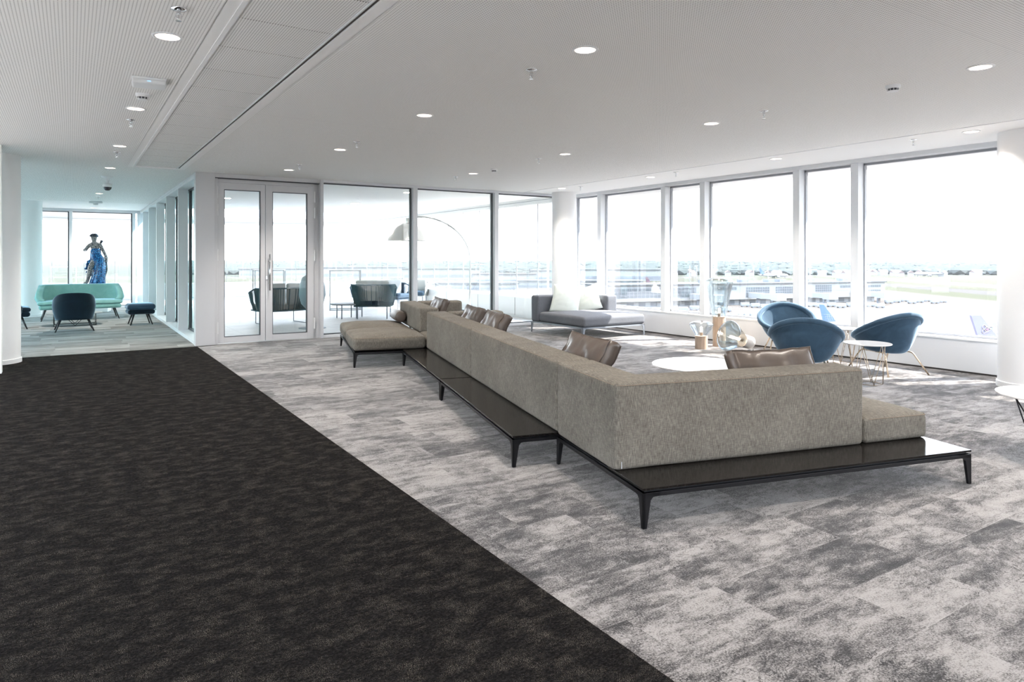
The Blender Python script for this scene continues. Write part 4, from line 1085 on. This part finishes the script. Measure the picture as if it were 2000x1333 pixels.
def terrace_path(off=0.0):
    pts = [(9.05+off, 12.1+i*0.9) for i in range(12)]
    cx, cy, r = 4.85, 22.9, 4.2+off
    for k in range(1, 8): a = R(90*k/8); pts.append((cx+r*math.cos(a), cy+r*math.sin(a)))
    for i in range(14): pts.append((cx-i*0.9, 27.1+off))
    return pts
def ribbon(bm, o0, o1, z0, z1):
    A_, B_ = terrace_path(o0), terrace_path(o1)
    rows_ = [[bm.verts.new((*p, z)) for p in P_] for P_, z in ((A_, z0), (B_, z0), (B_, z1), (A_, z1))]
    for i in range(len(A_)-1):
        for q in range(4): bm.faces.new((rows_[q][i], rows_[q][i+1], rows_[(q+1) % 4][i+1], rows_[(q+1) % 4][i]))
    for i in (0, -1): bm.faces.new([r_[i] for r_ in rows_])
struct('wall_terrace', (lambda b: (ribbon(b, 0, 0.15, -0.02, 0.46), b)[1])(NB()), M['frame'])
struct('trim_terrace_cap', (lambda b: (ribbon(b, -0.03, 0.40, 0.46, 0.50), b)[1])(NB()), M['white'])
struct('trim_terrace_fascia', (lambda b: (ribbon(b, -0.02, 0.14, 2.66, 2.80), b)[1])(NB()), M['plaster'])
struct('trim_terrace_fascia_joint', (lambda b: (ribbon(b, -0.03, -0.02, 2.735, 2.745), b)[1])(NB()), M['greyline'])
struct('window_50', (lambda b: (ribbon(b, 0.05, 0.062, 0.50, 2.67), b)[1])(NB()), M['screenglass'])
b = NB()
for k, (x, y) in enumerate(terrace_path(0.05)): box(b, x-0.006, x+0.006, y-0.009, y+0.009, 0.50, 2.67)
for k, (x, y) in enumerate(terrace_path(-0.004)[::2]): box(b, x-0.003, x+0.003, y-0.003, y+0.003, 0.02, 0.45)
struct('trim_screen_joints', b, M['greyline'])
# square lamps in the terrace soffit
for i, (px, py, lb) in enumerate([(799, 376, 'flat lamp in the terrace soffit, nearest the glazed wall mullion'), (693, 397.5, 'flat lamp in the terrace soffit, middle of the pane'), (902, 407, 'flat lamp in the terrace soffit near the screen, left one'), (1037, 390, 'flat lamp in the terrace soffit near the screen, right one'), (441, 387, 'flat lamp in the terrace soffit seen through the left door leaf')]):
    p = at(px, py, 1.40*1333.3/(505-py))
    if p.y < 12.2: p = p*(12.3/p.y)
    t = thing('soffit_lamp', lb, 'ceiling light', (p.x, p.y, 2.80), 0, 'lamps in the terrace soffit')
    link('frame', lathe(NB(), [(0.13, 0.0), (0.13, -0.008), (0.11, -0.008)], 32), M['plastic'], t)
    link('lamp_disc', lathe(NB(), [(0.11, -0.006), (0.001, -0.006)], 32), M['emit'], t)

# arc lamp
Lb = at(918, 560, 16.0); Lt = at(797, 560, 16.0)
t = thing('arc_lamp', 'large arc floor lamp with half dome shade on the terrace', 'floor lamp', (Lb.x, Lb.y, -0.02))
dv = Vector((Lt.x-Lb.x, Lt.y-Lb.y, 0)); Ln = dv.length; dv.normalize()
link('base', softbox(NB(), -0.14, 0.14, -0.20, 0.20, 0, 0.18, 0.02, n=3), M['lampmetal'], t, smooth=2)
pts = [Vector((0, 0, 0.05)), Vector((0, 0, 0.8)), Vector((0, 0, 1.38))]
for k in range(1, 15):
    a = R(90*k/14); pts.append(dv*(1.24*(1-math.cos(a))**1.0) + Vector((0, 0, 1.38+1.02*math.sin(a))))
pts.append(dv*(Ln-0.12)+Vector((0, 0, 2.40))); pts.append(dv*(Ln-0.03)+Vector((0, 0, 2.37))); pts.append(dv*Ln+Vector((0, 0, 2.27)))
link('arc', tube(NB(), pts, 0.020, 10), M['lampmetal'], t, smooth=True)
sh = lathe(NB(), [(0.055, 0.53), (0.055, 0.43), (0.12, 0.415), (0.26, 0.33), (0.38, 0.20), (0.47, 0.06), (0.49, 0.0), (0.48, 0.0), (0.40, 0.15), (0.26, 0.30), (0.05, 0.41)], 48, Matrix.Translation(dv*Ln+Vector((0, 0, 1.83))))
link('shade', sh, M['lampshade'], t, smooth=2)
# low table by the lamp
t = thing('side_table', 'small blue grey tray table beside the arc lamp on the terrace', 'table', at(919, 612, 15.2)*1.0, 0)
t.location.z = -0.02
link('tabletop', softbox(NB(), -0.27, 0.27, -0.2, 0.2, 0.27, 0.30, 0.012, n=3), M['outframe'], t)
for sx in (-1, 1):
    for sy in (-1, 1): link('leg', tube(NB(), [(sx*.2, sy*.14, 0), (sx*.2, sy*.14, .28)], .01, 6), M['outframe'], t)

def rope_seat(name, label, cat, loc, rz, Wd, Dp, Hb, m, sled=False, cushions=1, group=None):
    """outdoor seat with a wrapped back of vertical ropes, front toward -y"""
    t = thing(name, label, cat, loc, rz, group); hw, hd = Wd/2, Dp/2
    def path(n, k=1.0):
        out = []
        for i in range(n+1):
            a = R(-118+236*i/n); e_ = 2/4.0
            out.append(Vector((hw*k*math.copysign(abs(math.sin(a))**e_, math.sin(a)), hd*k*math.copysign(abs(math.cos(a))**e_, math.cos(a)), 0)))
        return out
    lo = [p*0.88+Vector((0, 0, 0.30)) for p in path(40)]
    hi = [Vector((p.x*1.04, p.y*1.06, Hb-0.12*max(0, -p.y/hd+0.3))) for p in path(40)]
    b = NB(); tube(b, hi, 0.016, 8); tube(b, lo, 0.016, 8)
    box(b, -hw*.86, hw*.86, -hd*.9, hd*.86, 0.285, 0.31)
    link('frame', b, m, t, smooth=2)
    L0 = [p*0.88+Vector((0, 0, 0.30)) for p in path(80)]; H0 = [Vector((p.x*1.04, p.y*1.06, Hb-0.12*max(0, -p.y/hd+0.3))) for p in path(80)]
    b = NB()
    for p, q in zip(L0, H0): tube(b, [p, (p+q)/2+Vector((p.x, p.y, 0))*0.03, q], 0.0085 if Wd < 1.15 else 0.0105, 5)
    link('rope_back', b, m, t, smooth=True)
    for i in range(cushions):
        w = Wd*0.84/cushions; x0 = -Wd*0.42+i*w
        link('seat_cushion', softbox(NB(), x0, x0+w, -hd*.9, hd*.6, 0.31, 0.43, 0.04, puff=.02, n=5), M['rope2'] if not sled else M['cushion'], t, smooth=True)
        link('back_cushion', softbox(NB(), x0+.02, x0+w-.02, hd*.42, hd*.78, 0.42, Hb+0.10, 0.05, n=5, wob=.01, seed=i), M['cushion'], t, smooth=True)
    if sled:
        for sx in (-1, 1):
            link('sled_leg', tube(NB(), [(sx*hw*.72, -hd*.75, .29), (sx*hw*.72, -hd*.75, .012), (sx*hw*.72, hd*.75, .012), (sx*hw*.72, hd*.75, .29)], 0.010, 6), M['outframe'], t, smooth=2)
    else:
        for sx in (-1, 1):
            for sy in (-1, 1): link('leg', tube(NB(), [(sx*hw*.7, sy*hd*.7, 0), (sx*hw*.7, sy*hd*.7, .29)], 0.015, 8), M['outframe'], t)
    return t
def onfloor(px, py, z=0.0):
    d_ = (CAM_H-z)*1333.3/(py-505); p = at(px, py, d_); return p
p = at(549, 600, 14.9)
rope_seat('rope_sofa', 'teal rope outdoor sofa on sled legs, seen through the double door', 'outdoor sofa', (p.x, p.y, -0.02), R(190), 1.20, 0.82, 0.78, M['rope'], sled=True, cushions=2)
p = at(731, 600, 16.3)
rope_seat('rope_armchair', 'large teal rope outdoor armchair behind the glass, left of the bolster', 'outdoor chair', (p.x, p.y, -0.02), R(150), 0.98, 0.88, 0.80, M['rope'], group='rope outdoor armchairs')
p = at(778, 590, 19.0)
rope_seat('rope_armchair', 'small slate blue rope outdoor chair beyond the large one, by the mullion', 'outdoor chair', (p.x, p.y, -0.02), R(20), 0.66, 0.62, 0.72, M['rope2'], group='rope outdoor armchairs')
p = at(815, 590, 20.5)
rope_seat('rope_armchair', 'pale cushioned outdoor chair partly behind the mullion under the arc lamp shade', 'outdoor chair', (p.x, p.y, -0.02), R(-40), 0.62, 0.60, 0.70, M['cushion'], group='rope outdoor armchairs')
p = at(749, 590, 19.2)
rope_seat('rope_armchair', 'outdoor armchair with a broad pale cushion, farther behind the large rope armchair', 'outdoor chair', (p.x-0.2, p.y+0.9, -0.02), R(170), 0.78, 0.66, 0.66, M['rope2'], group='rope outdoor armchairs')
p = at(677, 600, 16.2)
t = thing('round_table', 'low round pale outdoor table beside the large rope armchair', 'table', (p.x, p.y, -0.02))
link('tabletop', lathe(NB(), [(0.001, 0.32), (0.36, 0.32), (0.38, 0.335), (0.38, 0.355), (0.001, 0.36)], 48), M['outframe'], t, smooth=2)
for k in range(4):
    a = PI/4+k*PI/2; link('leg', tube(NB(), [(.25*math.cos(a), .25*math.sin(a), 0), (.25*math.cos(a), .25*math.sin(a), .33)], .013, 8), M['outframe'], t)
def high_table(px, depth, label, rz):
    p = at(px, 590, depth); t = thing('high_table', label, 'table', (p.x, p.y, -0.02), rz, 'high outdoor frame tables'); w, d_, h = 0.84, 0.60, 1.10
    link('tabletop', bx(-w/2, w/2, -d_/2, d_/2, h-.03, h), M['paleframe'], t)
    for s in (-1, 1):
        b = NB(); y = s*(d_/2-0.015)
        for a in ((-w/2, -w/2+.03, y-.012, y+.012, 0, h-.03), (w/2-.03, w/2, y-.012, y+.012, 0, h-.03), (-w/2, w/2, y-.012, y+.012, 0, .025)): box(b, *a)
        link('leg_frame', b, M['paleframe'], t)
high_table(674, 18.9, 'high frame table on the terrace right of the double door', R(-18))
high_table(526, 19.3, 'high frame table on the terrace seen through the door leaves', R(-18))
high_table(125, 26.6, 'high frame table outside the end window of the bay', R(0))
p = at(610, 600, 13.9)
t = thing('pod_chair', 'blue grey egg shaped outdoor chair on a disc foot behind the door frame', 'outdoor chair', (p.x, p.y, -0.02), R(20))
link('shell', lathe(NB(), [(0.001, 0.38), (0.13, 0.40), (0.22, 0.50), (0.265, 0.68), (0.25, 0.88), (0.20, 1.03), (0.10, 1.10), (0.001, 1.12)], 36), M['egg'], t, smooth=True)
link('stem', tube(NB(), [(0, 0, .01), (0, 0, .40)], .025, 12), M['outframe'], t, smooth=True)
link('foot_disc', lathe(NB(), [(0.27, 0.0), (0.27, 0.012), (0.05, 0.03), (0.001, 0.03)], 40), M['outframe'], t, smooth=2)

# ------------------------------------------------------------------ AIRPORT below (ground 26 m under the eye)
GZ = CAM_H-26.0
def ground_mat():
    m, n, l, b = nt('airfield'); g = G(m); p = g.pos(); x, y, z = g.sep(p)
    D = g.math('SUBTRACT', g.math('MULTIPLY', x, 0.8), g.math('MULTIPLY', y, 0.6))
    Dn = g.math('ADD', D, g.math('MULTIPLY', g.math('SUBTRACT', g.noise(p, 0.01, 2), 0.5), 8.0))
    F_ = g.math('ADD', g.math('MULTIPLY', x, 0.542), g.math('MULTIPLY', y, 0.840))
    rp = g.ramp(g.math('DIVIDE', Dn, 1000.0), [(0.0, (0.078, 0.068, 0.060)), (0.262, (0.078, 0.068, 0.060)), (0.268, (0.052, 0.052, 0.036)), (0.300, (0.052, 0.052, 0.036)), (0.305, (0.061, 0.056, 0.052)), (0.335, (0.061, 0.056, 0.052)), (0.34, (0.055, 0.053, 0.038)), (0.378, (0.055, 0.053, 0.038)), (0.383, (0.088, 0.080, 0.075)), (0.425, (0.085, 0.077, 0.073)), (0.43, (0.055, 0.053, 0.038)), (0.60, (0.062, 0.058, 0.045))])
    far = g.ramp(g.math('DIVIDE', F_, 2000.0), [(0.0, (0.072, 0.066, 0.061)), (0.36, (0.072, 0.066, 0.061)), (0.365, (0.055, 0.053, 0.038)), (0.45, (0.057, 0.055, 0.041)), (0.455, (0.071, 0.065, 0.060)), (0.48, (0.071, 0.065, 0.060)), (0.485, (0.052, 0.053, 0.038))])
    c = g.mix(g.math('GREATER_THAN', F_, 700.0), rp, far)
    c = g.mix(g.math('GREATER_THAN', D, 262.0), c, rp)
    c = g.mix(g.math('MULTIPLY', g.noise(p, 0.03, 4), 0.25), c, (0.052, 0.046, 0.041))
    c = g.mix(g.rng(F_, 980.0, 1100.0, 0.0, 1.0), c, (0.045, 0.046, 0.038))
    l.new(c, b.inputs['Base Color']); b.inputs['Roughness'].default_value = 0.9; b.inputs['Specular IOR Level'].default_value = 0.0
    return m
b = NB(); bmesh.ops.create_circle(b, cap_ends=True, segments=96, radius=9000, matrix=Matrix.Translation((0, 0, GZ)))
for f in b.faces: pass
struct('ground', b, ground_mat())
M['conc'] = mat('white_cladding', (0.24, 0.238, 0.235), 0.9, spec=0.0); M['roofm'] = mat('pale_roof', (0.085, 0.085, 0.085), 0.9, spec=0.0)
M['winband'] = mat('window_band', (0.085, 0.09, 0.095), 0.3); M['duct'] = mat('roof_plant', (0.13, 0.135, 0.145), 0.7)
M['treem'] = mat('far_tree_foliage', (0.048, 0.052, 0.048), 0.95, spec=0.0)
def basis(p0, p1):
    d = Vector((p1.x-p0.x, p1.y-p0.y, 0)); L = d.length; d.normalize(); n_ = Vector((-d.y, d.x, 0))
    return L, Matrix(((d.x, n_.x, 0, p0.x), (d.y, n_.y, 0, p0.y), (0, 0, 1, GZ), (0, 0, 0, 1)))
# terminal pier, long axis from its right end toward the left
P1 = at(1728, 505, 412); P2 = at(1176, 505, 352)
L, Mx = basis(P1, P2); side = 1 if (Mx.to_3x3() @ Vector((0, 1, 0))).dot(Vector((P1.x, P1.y, 0))) > 0 else -1
t = thing('terminal_building', 'long white airport pier with window bands beyond the apron', 'building', (0, 0, 0))
def tb(name, m, boxes):
    b = NB()
    for a in boxes:
        y0, y1 = a[2]*side, a[3]*side; box(b, a[0], a[1], min(y0, y1), max(y0, y1), a[4], a[5], Mx)
    return link(name, b, m, t)
tb('pier_wall', M['conc'], [(0, L, 0, 26, 3.2, 12.0), (6, L, 2, 26, 0, 3.2)])
tb('roof_slab', M['roofm'], [(-0.8, L+.8, -0.8, 27, 11.6, 12.2)])
def grid(x0, x1, z0, z1, nx, nz, y=-0.06):
    out = []
    for i in range(nx):
        for j in range(nz):
            a = x0+(x1-x0)*i/nx; c = z0+(z1-z0)*j/nz; out.append((a+.12, a+(x1-x0)/nx-.12, y, y+.05, c+.1, c+(z1-z0)/nz-.1))
    return out
for (x0, x1, z0, z1, nx, nz) in ((3, 13, 8.6, 10.2, 6, 1), (3, 13, 5.6, 7.4, 6, 1), (18, 34, 8.6, 10.2, 8, 1), (40, 52, 5.5, 10.6, 8, 4), (58, 80, 6.0, 10.0, 14, 3), (84, 100, 4.2, 10.0, 10, 4), (106, 128, 8.4, 10.2, 12, 1), (132, L-4, 5.0, 10.2, 22, 3)):
    if x0 < L: tb('window', M['winband'], grid(x0, min(x1, L-2), z0, z1, nx, nz))
tb('window', M['winband'], [(8+i*7, 12+i*7, 1.9, 1.98, .5, 2.7) for i in range(int((L-20)/7))])
for x in (8, 20, 45, 66, 74, 92, 118, 140):
    if x+4 < L: tb('roof_plant', M['duct'], [(x, x+4.2, 8, 13, 12.2, 13.9)])
for k, x in enumerate((24, 62, 96, 134)):
    if x < L-6:
        t2 = thing('jet_bridge', ['passenger bridge at the right part of the pier, near the blue tail', 'passenger bridge of the pier behind the tall glass lamp', 'passenger bridge of the pier between two window mullions left of the lamp', 'leftmost passenger bridge of the pier, behind the chaise pillows'][k], 'jet bridge', (0, 0, 0), 0, 'passenger bridges of the pier')
        b = NB()
        for a in ((x, x+3, -22, -0.9, 4.2, 7.0), (x-1.5, x+4.5, -26, -21, 3.8, 7.4)):
            y0, y1 = a[2]*side, a[3]*side; box(b, a[0], a[1], min(y0, y1), max(y0, y1), a[4], a[5], Mx)
        link('tunnel', b, M['conc'], t2)
        b = NB()
        for yy in (-20, -8): box(b, x+.8, x+2.2, min(yy*side, (yy+1.2)*side), max(yy*side, (yy+1.2)*side), 0, 4.2, Mx)
        link('support', b, M['duct'], t2)
# far hangars and halls
def hall(px, depth, w, h, dpt, label, roofh=1.5, band=True):
    c = at(px, 505, depth); vx = Vector((c.x, c.y, 0)).normalized(); ang = math.atan2(vx.y, vx.x)-PI/2
    t = thing('airport_hall', label, 'building', (c.x, c.y, GZ), ang, 'airport halls in the distance')
    link('wall', bx(-w/2, w/2, 0, dpt, 0, h), M['conc'], t)
    link('roof', bx(-w/2-1, w/2+1, -1, dpt+1, h, h+roofh), M['roofm'], t)
    if band: link('window_band', bx(-w/2+2, w/2-2, -.15, 0, h*.15, h*.45), M['duct'], t)
for a in ((1076, 780, 46, 11, 30, 'long low white hall beyond the pier, behind the column'), (1215, 790, 96, 12, 30, 'white hall with wide doors left of the big window mullion'),
          (985, 700, 64, 9, 30, 'white hall seen through the third glazed pane'), (862, 860, 96, 12, 30, 'broad white hall seen through the arc lamp pane'),
          (700, 900, 120, 13, 30, 'far white hall seen through the first glazed pane'), (540, 980, 100, 10, 30, 'far hall seen through the door'),
          (905, 560, 90, 4.5, 30, 'low flat dark banded shed in front of the halls'), (1130, 600, 110, 5, 30, 'low flat shed before the left window')):
    hall(*a)
# blue-tailed airliner, nose to the right
def airliner(label, pos, heading, L_, m_tail, fin_pts, m_body, engines=True):
    t = thing('airliner', label, 'aircraft', pos, heading); k = L_/38.0; zc = 3.6*k; r = 1.95*k
    prof = [(0.001, -L_/2), (0.5*k, -L_/2+.6*k), (1.25*k, -L_/2+2.2*k), (r, -L_/2+5.5*k), (r, L_/2-12*k), (1.5*k, L_/2-6*k), (0.7*k, L_/2-1.5*k), (0.25*k, L_/2)]
    rot_ = Matrix.Translation((0, 0, zc)) @ Matrix.Rotation(R(-90), 4, 'Y')   # profile z -> -x, nose at +x
    link('fuselage', lathe(NB(), prof, 28, rot_, close=True), m_body, t, smooth=True)
    def plate(name, pts, th, m):
        b = NB(); n_ = Vector((pts[1]))-Vector(pts[0]); n2 = Vector(pts[2])-Vector(pts[0]); nn = n_.cross(n2).normalized()*th/2
        a = [b.verts.new(Vector(p)+nn) for p in pts]; c = [b.verts.new(Vector(p)-nn) for p in pts]
        b.faces.new(a); b.faces.new(c[::-1])
        for i in range(len(pts)): j = (i+1) % len(pts); b.faces.new((a[i], c[i], c[j], a[j]))
        return link(name, b, m, t)
    for s in (-1, 1):
        plate('wing', [(4*k, s*1.5*k, 2.7*k), (-3*k, s*1.5*k, 2.7*k), (-6.5*k, s*17*k, 4.0*k), (-4.8*k, s*17*k, 4.0*k)], .5*k, m_body)
        plate('tailplane', [(-14*k, s*.6*k, 4.4*k), (-17*k, s*.6*k, 4.4*k), (-18.6*k, s*7*k, 5.0*k), (-17*k, s*7*k, 5.0*k)], .25*k, m_body)
        if engines: link('engine', lathe(NB(), [(0.4*k, -2*k), (1.0*k, -1.6*k), (1.1*k, 1.2*k), (0.9*k, 2*k), (0.001, 1.5*k)], 20, Matrix.Translation((2.2*k, s*5.8*k, 1.7*k)) @ Matrix.Rotation(R(90), 4, 'Y')), m_body, t, smooth=True)
    fin = plate('tail_fin', [(fx*k, 0, fz*k) for fx, fz in fin_pts], .35*k, m_tail)
    b = NB()
    for i in range(26): box(b, (12-i*.95)*k, (12.35-i*.95)*k, -r-.01, r+.01, zc+.35*k, zc+.75*k)
    link('cabin_windows', b, M['duct'], t)
    b = NB()
    for (x, y) in ((14, 0), (-1, 2.6), (-1, -2.6)): tube(b, [(x*k, y*k, .5*k), (x*k, y*k, 2.2*k)], .18*k, 6); lathe(b, [(.5*k, -.25*k), (.5*k, .25*k)], 14, Matrix.Translation((x*k, y*k, .5*k)) @ Matrix.Rotation(R(90), 4, 'X'), close=True)
    link('landing_gear', b, M['duct'], t)
    return t, fin, k
FIN = [(-12.5, 5.3), (-17.8, 12.6), (-19.6, 12.6), (-18.0, 5.0)]
M['pwhite'] = mat('aircraft_white', (0.26, 0.26, 0.265), 0.45, spec=0.2)
M['tailblue'] = mat('tail_blue', (0.065, 0.11, 0.175), 0.5)
M['tailpurple'] = mat('tail_purple', (0.20, 0.185, 0.235), 0.5, spec=0.1); M['gold'] = mat('tail_gold', (0.28, 0.245, 0.22), 0.5, spec=0.1); M['pink'] = mat('tail_pink', (0.27, 0.17, 0.20), 0.5, spec=0.1)
hd_ = -YAW+R(90)-R(90)   # facing image right
pc = at(1690, 505, 236)
al, fin, k = airliner('white airliner with a blue tail parked on the apron left of the right window mullion', (pc.x, pc.y, GZ), -YAW+R(-4), 30, M['tailblue'], FIN, M['pwhite'])
b = NB()   # pale globe grid on the lower tail
for i in range(5):
    tube(b, [Vector(((-13.2-0.9*i-j*0.15)*k, -0.30*k, (5.6+0.9*j)*k)) for j in range(5-i//2)], 0.05*k, 4)
for j in range(4): tube(b, [Vector(((-13.4-0.7*i-j*0.5)*k, -0.30*k, (5.8+0.8*j)*k)) for i in range(5)], 0.05*k, 4)
link('tail_emblem', b, M['pwhite'], al)
tx = bpy.data.curves.new('lettering', 'FONT'); tx.body = 'UNITED'; tx.size = 1.9; tx.extrude = 0.01; tx.align_x = 'CENTER'; tx.space_character = 1.1
to_ = bpy.data.objects.new('lettering_source', tx); me_ = bpy.data.meshes.new_from_object(to_); bpy.data.objects.remove(to_); to = bpy.data.objects.new('lettering', me_); C.objects.link(to); to.parent = al; to.location = (7.2, -1.95*k-.02, 3.6*k+0.1); to.rotation_euler = (R(90), 0, 0); me_.materials.clear(); me_.materials.append(M['duct']); to.scale = (0.8, 0.8, 0.8)
pc = at(2126, 505, 118)
al, fin, k = airliner('airliner with a purple tail fin and gold emblem, just below the right window', (pc.x, pc.y, GZ), -YAW+R(8), 44, M['tailpurple'],
    [(-11.0, 6.0), (-18.2, 14.2), (-19.7, 14.2), (-16.7, 6.0)], M['pwhite'])
b = NB(); yy = -0.24*k
def ringp(cx, cz, r, n=20, sx=1.0, rot=0.0): return [Vector(((cx+r*sx*math.cos(2*PI*i/n)*math.cos(rot)-r*math.sin(2*PI*i/n)*math.sin(rot))*k, yy, (cz+r*sx*math.cos(2*PI*i/n)*math.sin(rot)+r*math.sin(2*PI*i/n)*math.cos(rot))*k)) for i in range(n)]
ex, ez = -17.35, 12.1
for (dx, dz, r) in ((-0.30, 0.36, 0.28), (-0.34, -0.26, 0.28), (0.10, 0.02, 0.30)): tube(b, ringp(ex+dx, ez+dz, r), 0.055*k, 5, True)
tube(b, [Vector(((ex+a)*k, yy, (ez+c)*k)) for a, c in ((-0.1, 0.5), (0.28, 0.36), (0.75, 0.0), (0.28, -0.36), (-0.15, -0.45))], 0.055*k, 5)
link('tail_emblem', b, M['gold'], al)
b = NB(); tube(b, ringp(ex+0.22, ez, 0.11, sx=1.5), 0.07*k, 5, True); tube(b, ringp(ex+.20, ez, 0.03), 0.05*k, 5, True); link('tail_emblem_centre', b, M['pink'], al)
pc = at(1300, 505, 520)
airliner('distant airliner with a dark red tail beyond the pier, left window', (pc.x, pc.y, GZ), -YAW+R(25), 36, mat('tail_dark', (.075, .04, .055), .5), FIN, M['pwhite'])
pc = at(1512, 505, 900)
airliner('tiny airliner taxiing on the far grass behind the pier', (pc.x, pc.y, GZ), -YAW+R(6), 40, M['tailblue'], FIN, M['pwhite'])
pc = at(1814, 505, 980)
airliner('tiny airliner with a dark tail on the far runway', (pc.x, pc.y, GZ), -YAW+R(180), 44, M['duct'], FIN, M['pwhite'])
# floodlight and slim masts
def mast(px, depth, h, label, flood=False):
    p = at(px, 505, depth); t = thing('light_mast', label, 'mast', (p.x, p.y, GZ), -YAW, 'apron light masts')
    link('pole', tube(NB(), [(0, 0, 0), (0, 0, h)], [0.35 if not flood else .22, 0.2], 10), M['conc'], t, smooth=True)
    link('head_frame', tube(NB(), [(-1.2, 0, h), (1.2, 0, h)], .12, 6), M['conc'], t)
    if flood:
        for k in range(8):
            a = 2*PI*k/8; c = Vector((1.55*math.cos(a), 1.55*math.sin(a), h))
            mx = Matrix.Translation(c) @ Matrix.Rotation(a, 4, 'Z') @ Matrix.Rotation(R(25), 4, 'Y')
            link('floodlight', box(tube(NB(), [Vector((0, 0, h)), c], .04, 5), -.30, .34, -.25, .25, -.09, .05, mx), M['duct'], t)
mast(1939, 118, 26-118*131/1333.3, 'floodlight mast with a ring of lamps right of the purple tail', True)
for px, dd, h in ((1347, 560, 20), (1361, 620, 19), (1472, 540, 20), (1500, 560, 19), (1582, 430, 25), (1697, 480, 24), (1178, 500, 20)): mast(px, dd, h, 'slim light mast on the apron near pier, column at photo x %d of the skyline' % 0 if False else {1347: 'slim pale mast behind the pier, left of the tall glass lamp', 1361: 'thinner pale mast next to the one left of the tall lamp', 1472: 'slim pale mast behind the pier, centre of the wide window, left', 1500: 'slim pale mast behind the pier by the taxiing plane', 1582: 'slim pale mast just right of the fourth mullion', 1697: 'slim pale mast at the pier end beside the last mullion', 1178: 'slim pale mast left of the chaise window mullion'}[px])
# service vehicles along the pier and near the jets
v0 = thing('service_vehicle', 'small pale service vehicle parked on the apron before the pier', 'vehicle', (0, 0, 0), 0, 'service vehicles on the apron')
link('body', softbox(NB(), -2.2, 2.2, -1.0, 1.0, 0.5, 2.3, 0.25, n=3), M['conc'], v0, smooth=2)
link('windscreen', bx(1.2, 2.22, -.85, .85, 1.45, 2.05), M['duct'], v0)
for sx in (-1, 1):
    for sy in (-1, 1): link('wheel', lathe(NB(), [(.42, -.15), (.42, .15)], 14, Matrix.Translation((sx*1.4, sy*.9, .42)) @ Matrix.Rotation(R(90), 4, 'X'), close=True), M['duct'], v0)
rnd = random.Random(11); first = True
spots = [(1434+i*11, 297, 1) for i in range(4)]+[(1335+i*21, 346+(i%2)*9-14, 0) for i in range(5)]+[(1455+i*20, 366-(i%3)*7, 0) for i in range(6)]+[(1586+i*19, 366-(i%2)*8, 0) for i in range(8)]+[(1736+i*15, 392+(i%3)*9, 0) for i in range(8)]+[(1196+i*22, 330-(i%2)*9, 0) for i in range(6)]
for (px, dd, turn) in spots:
    p = at(px, 505, dd); loc = (p.x, p.y, GZ)
    if first: v0.location = loc; v0.rotation_euler.z = -YAW+PI/2; first = False
    else: dup(v0, loc, -YAW+rnd.uniform(-.12, .12)+turn*PI/2, 'small pale service vehicle parked on the apron before the pier')
# houses and woods toward the horizon
h0 = thing('house', 'small pale house before the distant woods', 'house', (0, 0, 0), 0, 'village houses at the airfield edge')
link('wall', bx(-6, 6, -4, 4, 0, 5), M['conc'], h0)
b = NB(); vs = [b.verts.new(p) for p in ((-6.4, -4.5, 5), (6.4, -4.5, 5), (6.4, 4.5, 5), (-6.4, 4.5, 5), (-6.4, 0, 8.5), (6.4, 0, 8.5))]
for f in ((0, 1, 5, 4), (2, 3, 4, 5), (1, 2, 5), (3, 0, 4), (0, 3, 2, 1)): b.faces.new([vs[i] for i in f])
link('roof', b, mat('tile_roof', (.13, .09, .08), .8), h0)
for i in range(46):
    p = at(1185+i*17+rnd.uniform(-9, 9), 505, rnd.uniform(980, 1120)); loc = (p.x, p.y, GZ)
    if i == 0: h0.location = loc; h0.rotation_euler.z = 0.4
    else: dup(h0, loc, rnd.uniform(0, 3), 'small pale house before the distant woods')
ico = bmesh.new(); bmesh.ops.create_icosphere(ico, subdivisions=1, radius=1.0); IV = [v.co.copy() for v in ico.verts]; IF = [[v.index for v in f.verts] for f in ico.faces]; ico.free()
verts, faces = [], []
for i in range(4600):
    dd = 1060*(4.0**rnd.random()); px = rnd.uniform(300, 2150); p = at(px, 505, dd)
    s_ = rnd.uniform(8, 20)*(0.75+dd/4200); hh = rnd.uniform(4.0, 7.0)*(0.7+dd/6000); n0 = len(verts); rz = rnd.uniform(0, 6)
    for v in IV:
        j = 1+0.25*noise.noise(v*2+Vector((i, 0, 0))); verts.append((p.x+v.x*s_*j, p.y+v.y*s_*j, GZ+hh*0.8+v.z*hh*j))
    faces += [[n0+a for a in f] for f in IF]
me = bpy.data.meshes.new('distant_trees'); me.from_pydata(verts, [], faces); me.materials.append(M['treem'])
o = bpy.data.objects.new('distant_trees', me); C.objects.link(o); tag(o, 'hazy belt of distant woods along the horizon', 'trees'); o['kind'] = 'stuff'

# thin daylight haze over the airfield
hz = bpy.data.materials.new('haze'); hz.use_nodes = True; hn = hz.node_tree.nodes; hn.remove(hn['Principled BSDF'])
vsn = hn.new('ShaderNodeVolumeScatter'); vsn.inputs['Color'].default_value = (0.92, 0.96, 1, 1); vsn.inputs['Density'].default_value = 2.4e-5; vsn.inputs['Anisotropy'].default_value = 0.0
hz.node_tree.links.new(vsn.outputs[0], hn['Material Output'].inputs['Volume'])
o = link('haze', bx(-4000, 7000, 60, 7500, GZ-2, GZ+260), hz); tag(o, 'thin pale haze over the airfield', 'haze'); o['kind'] = 'stuff'
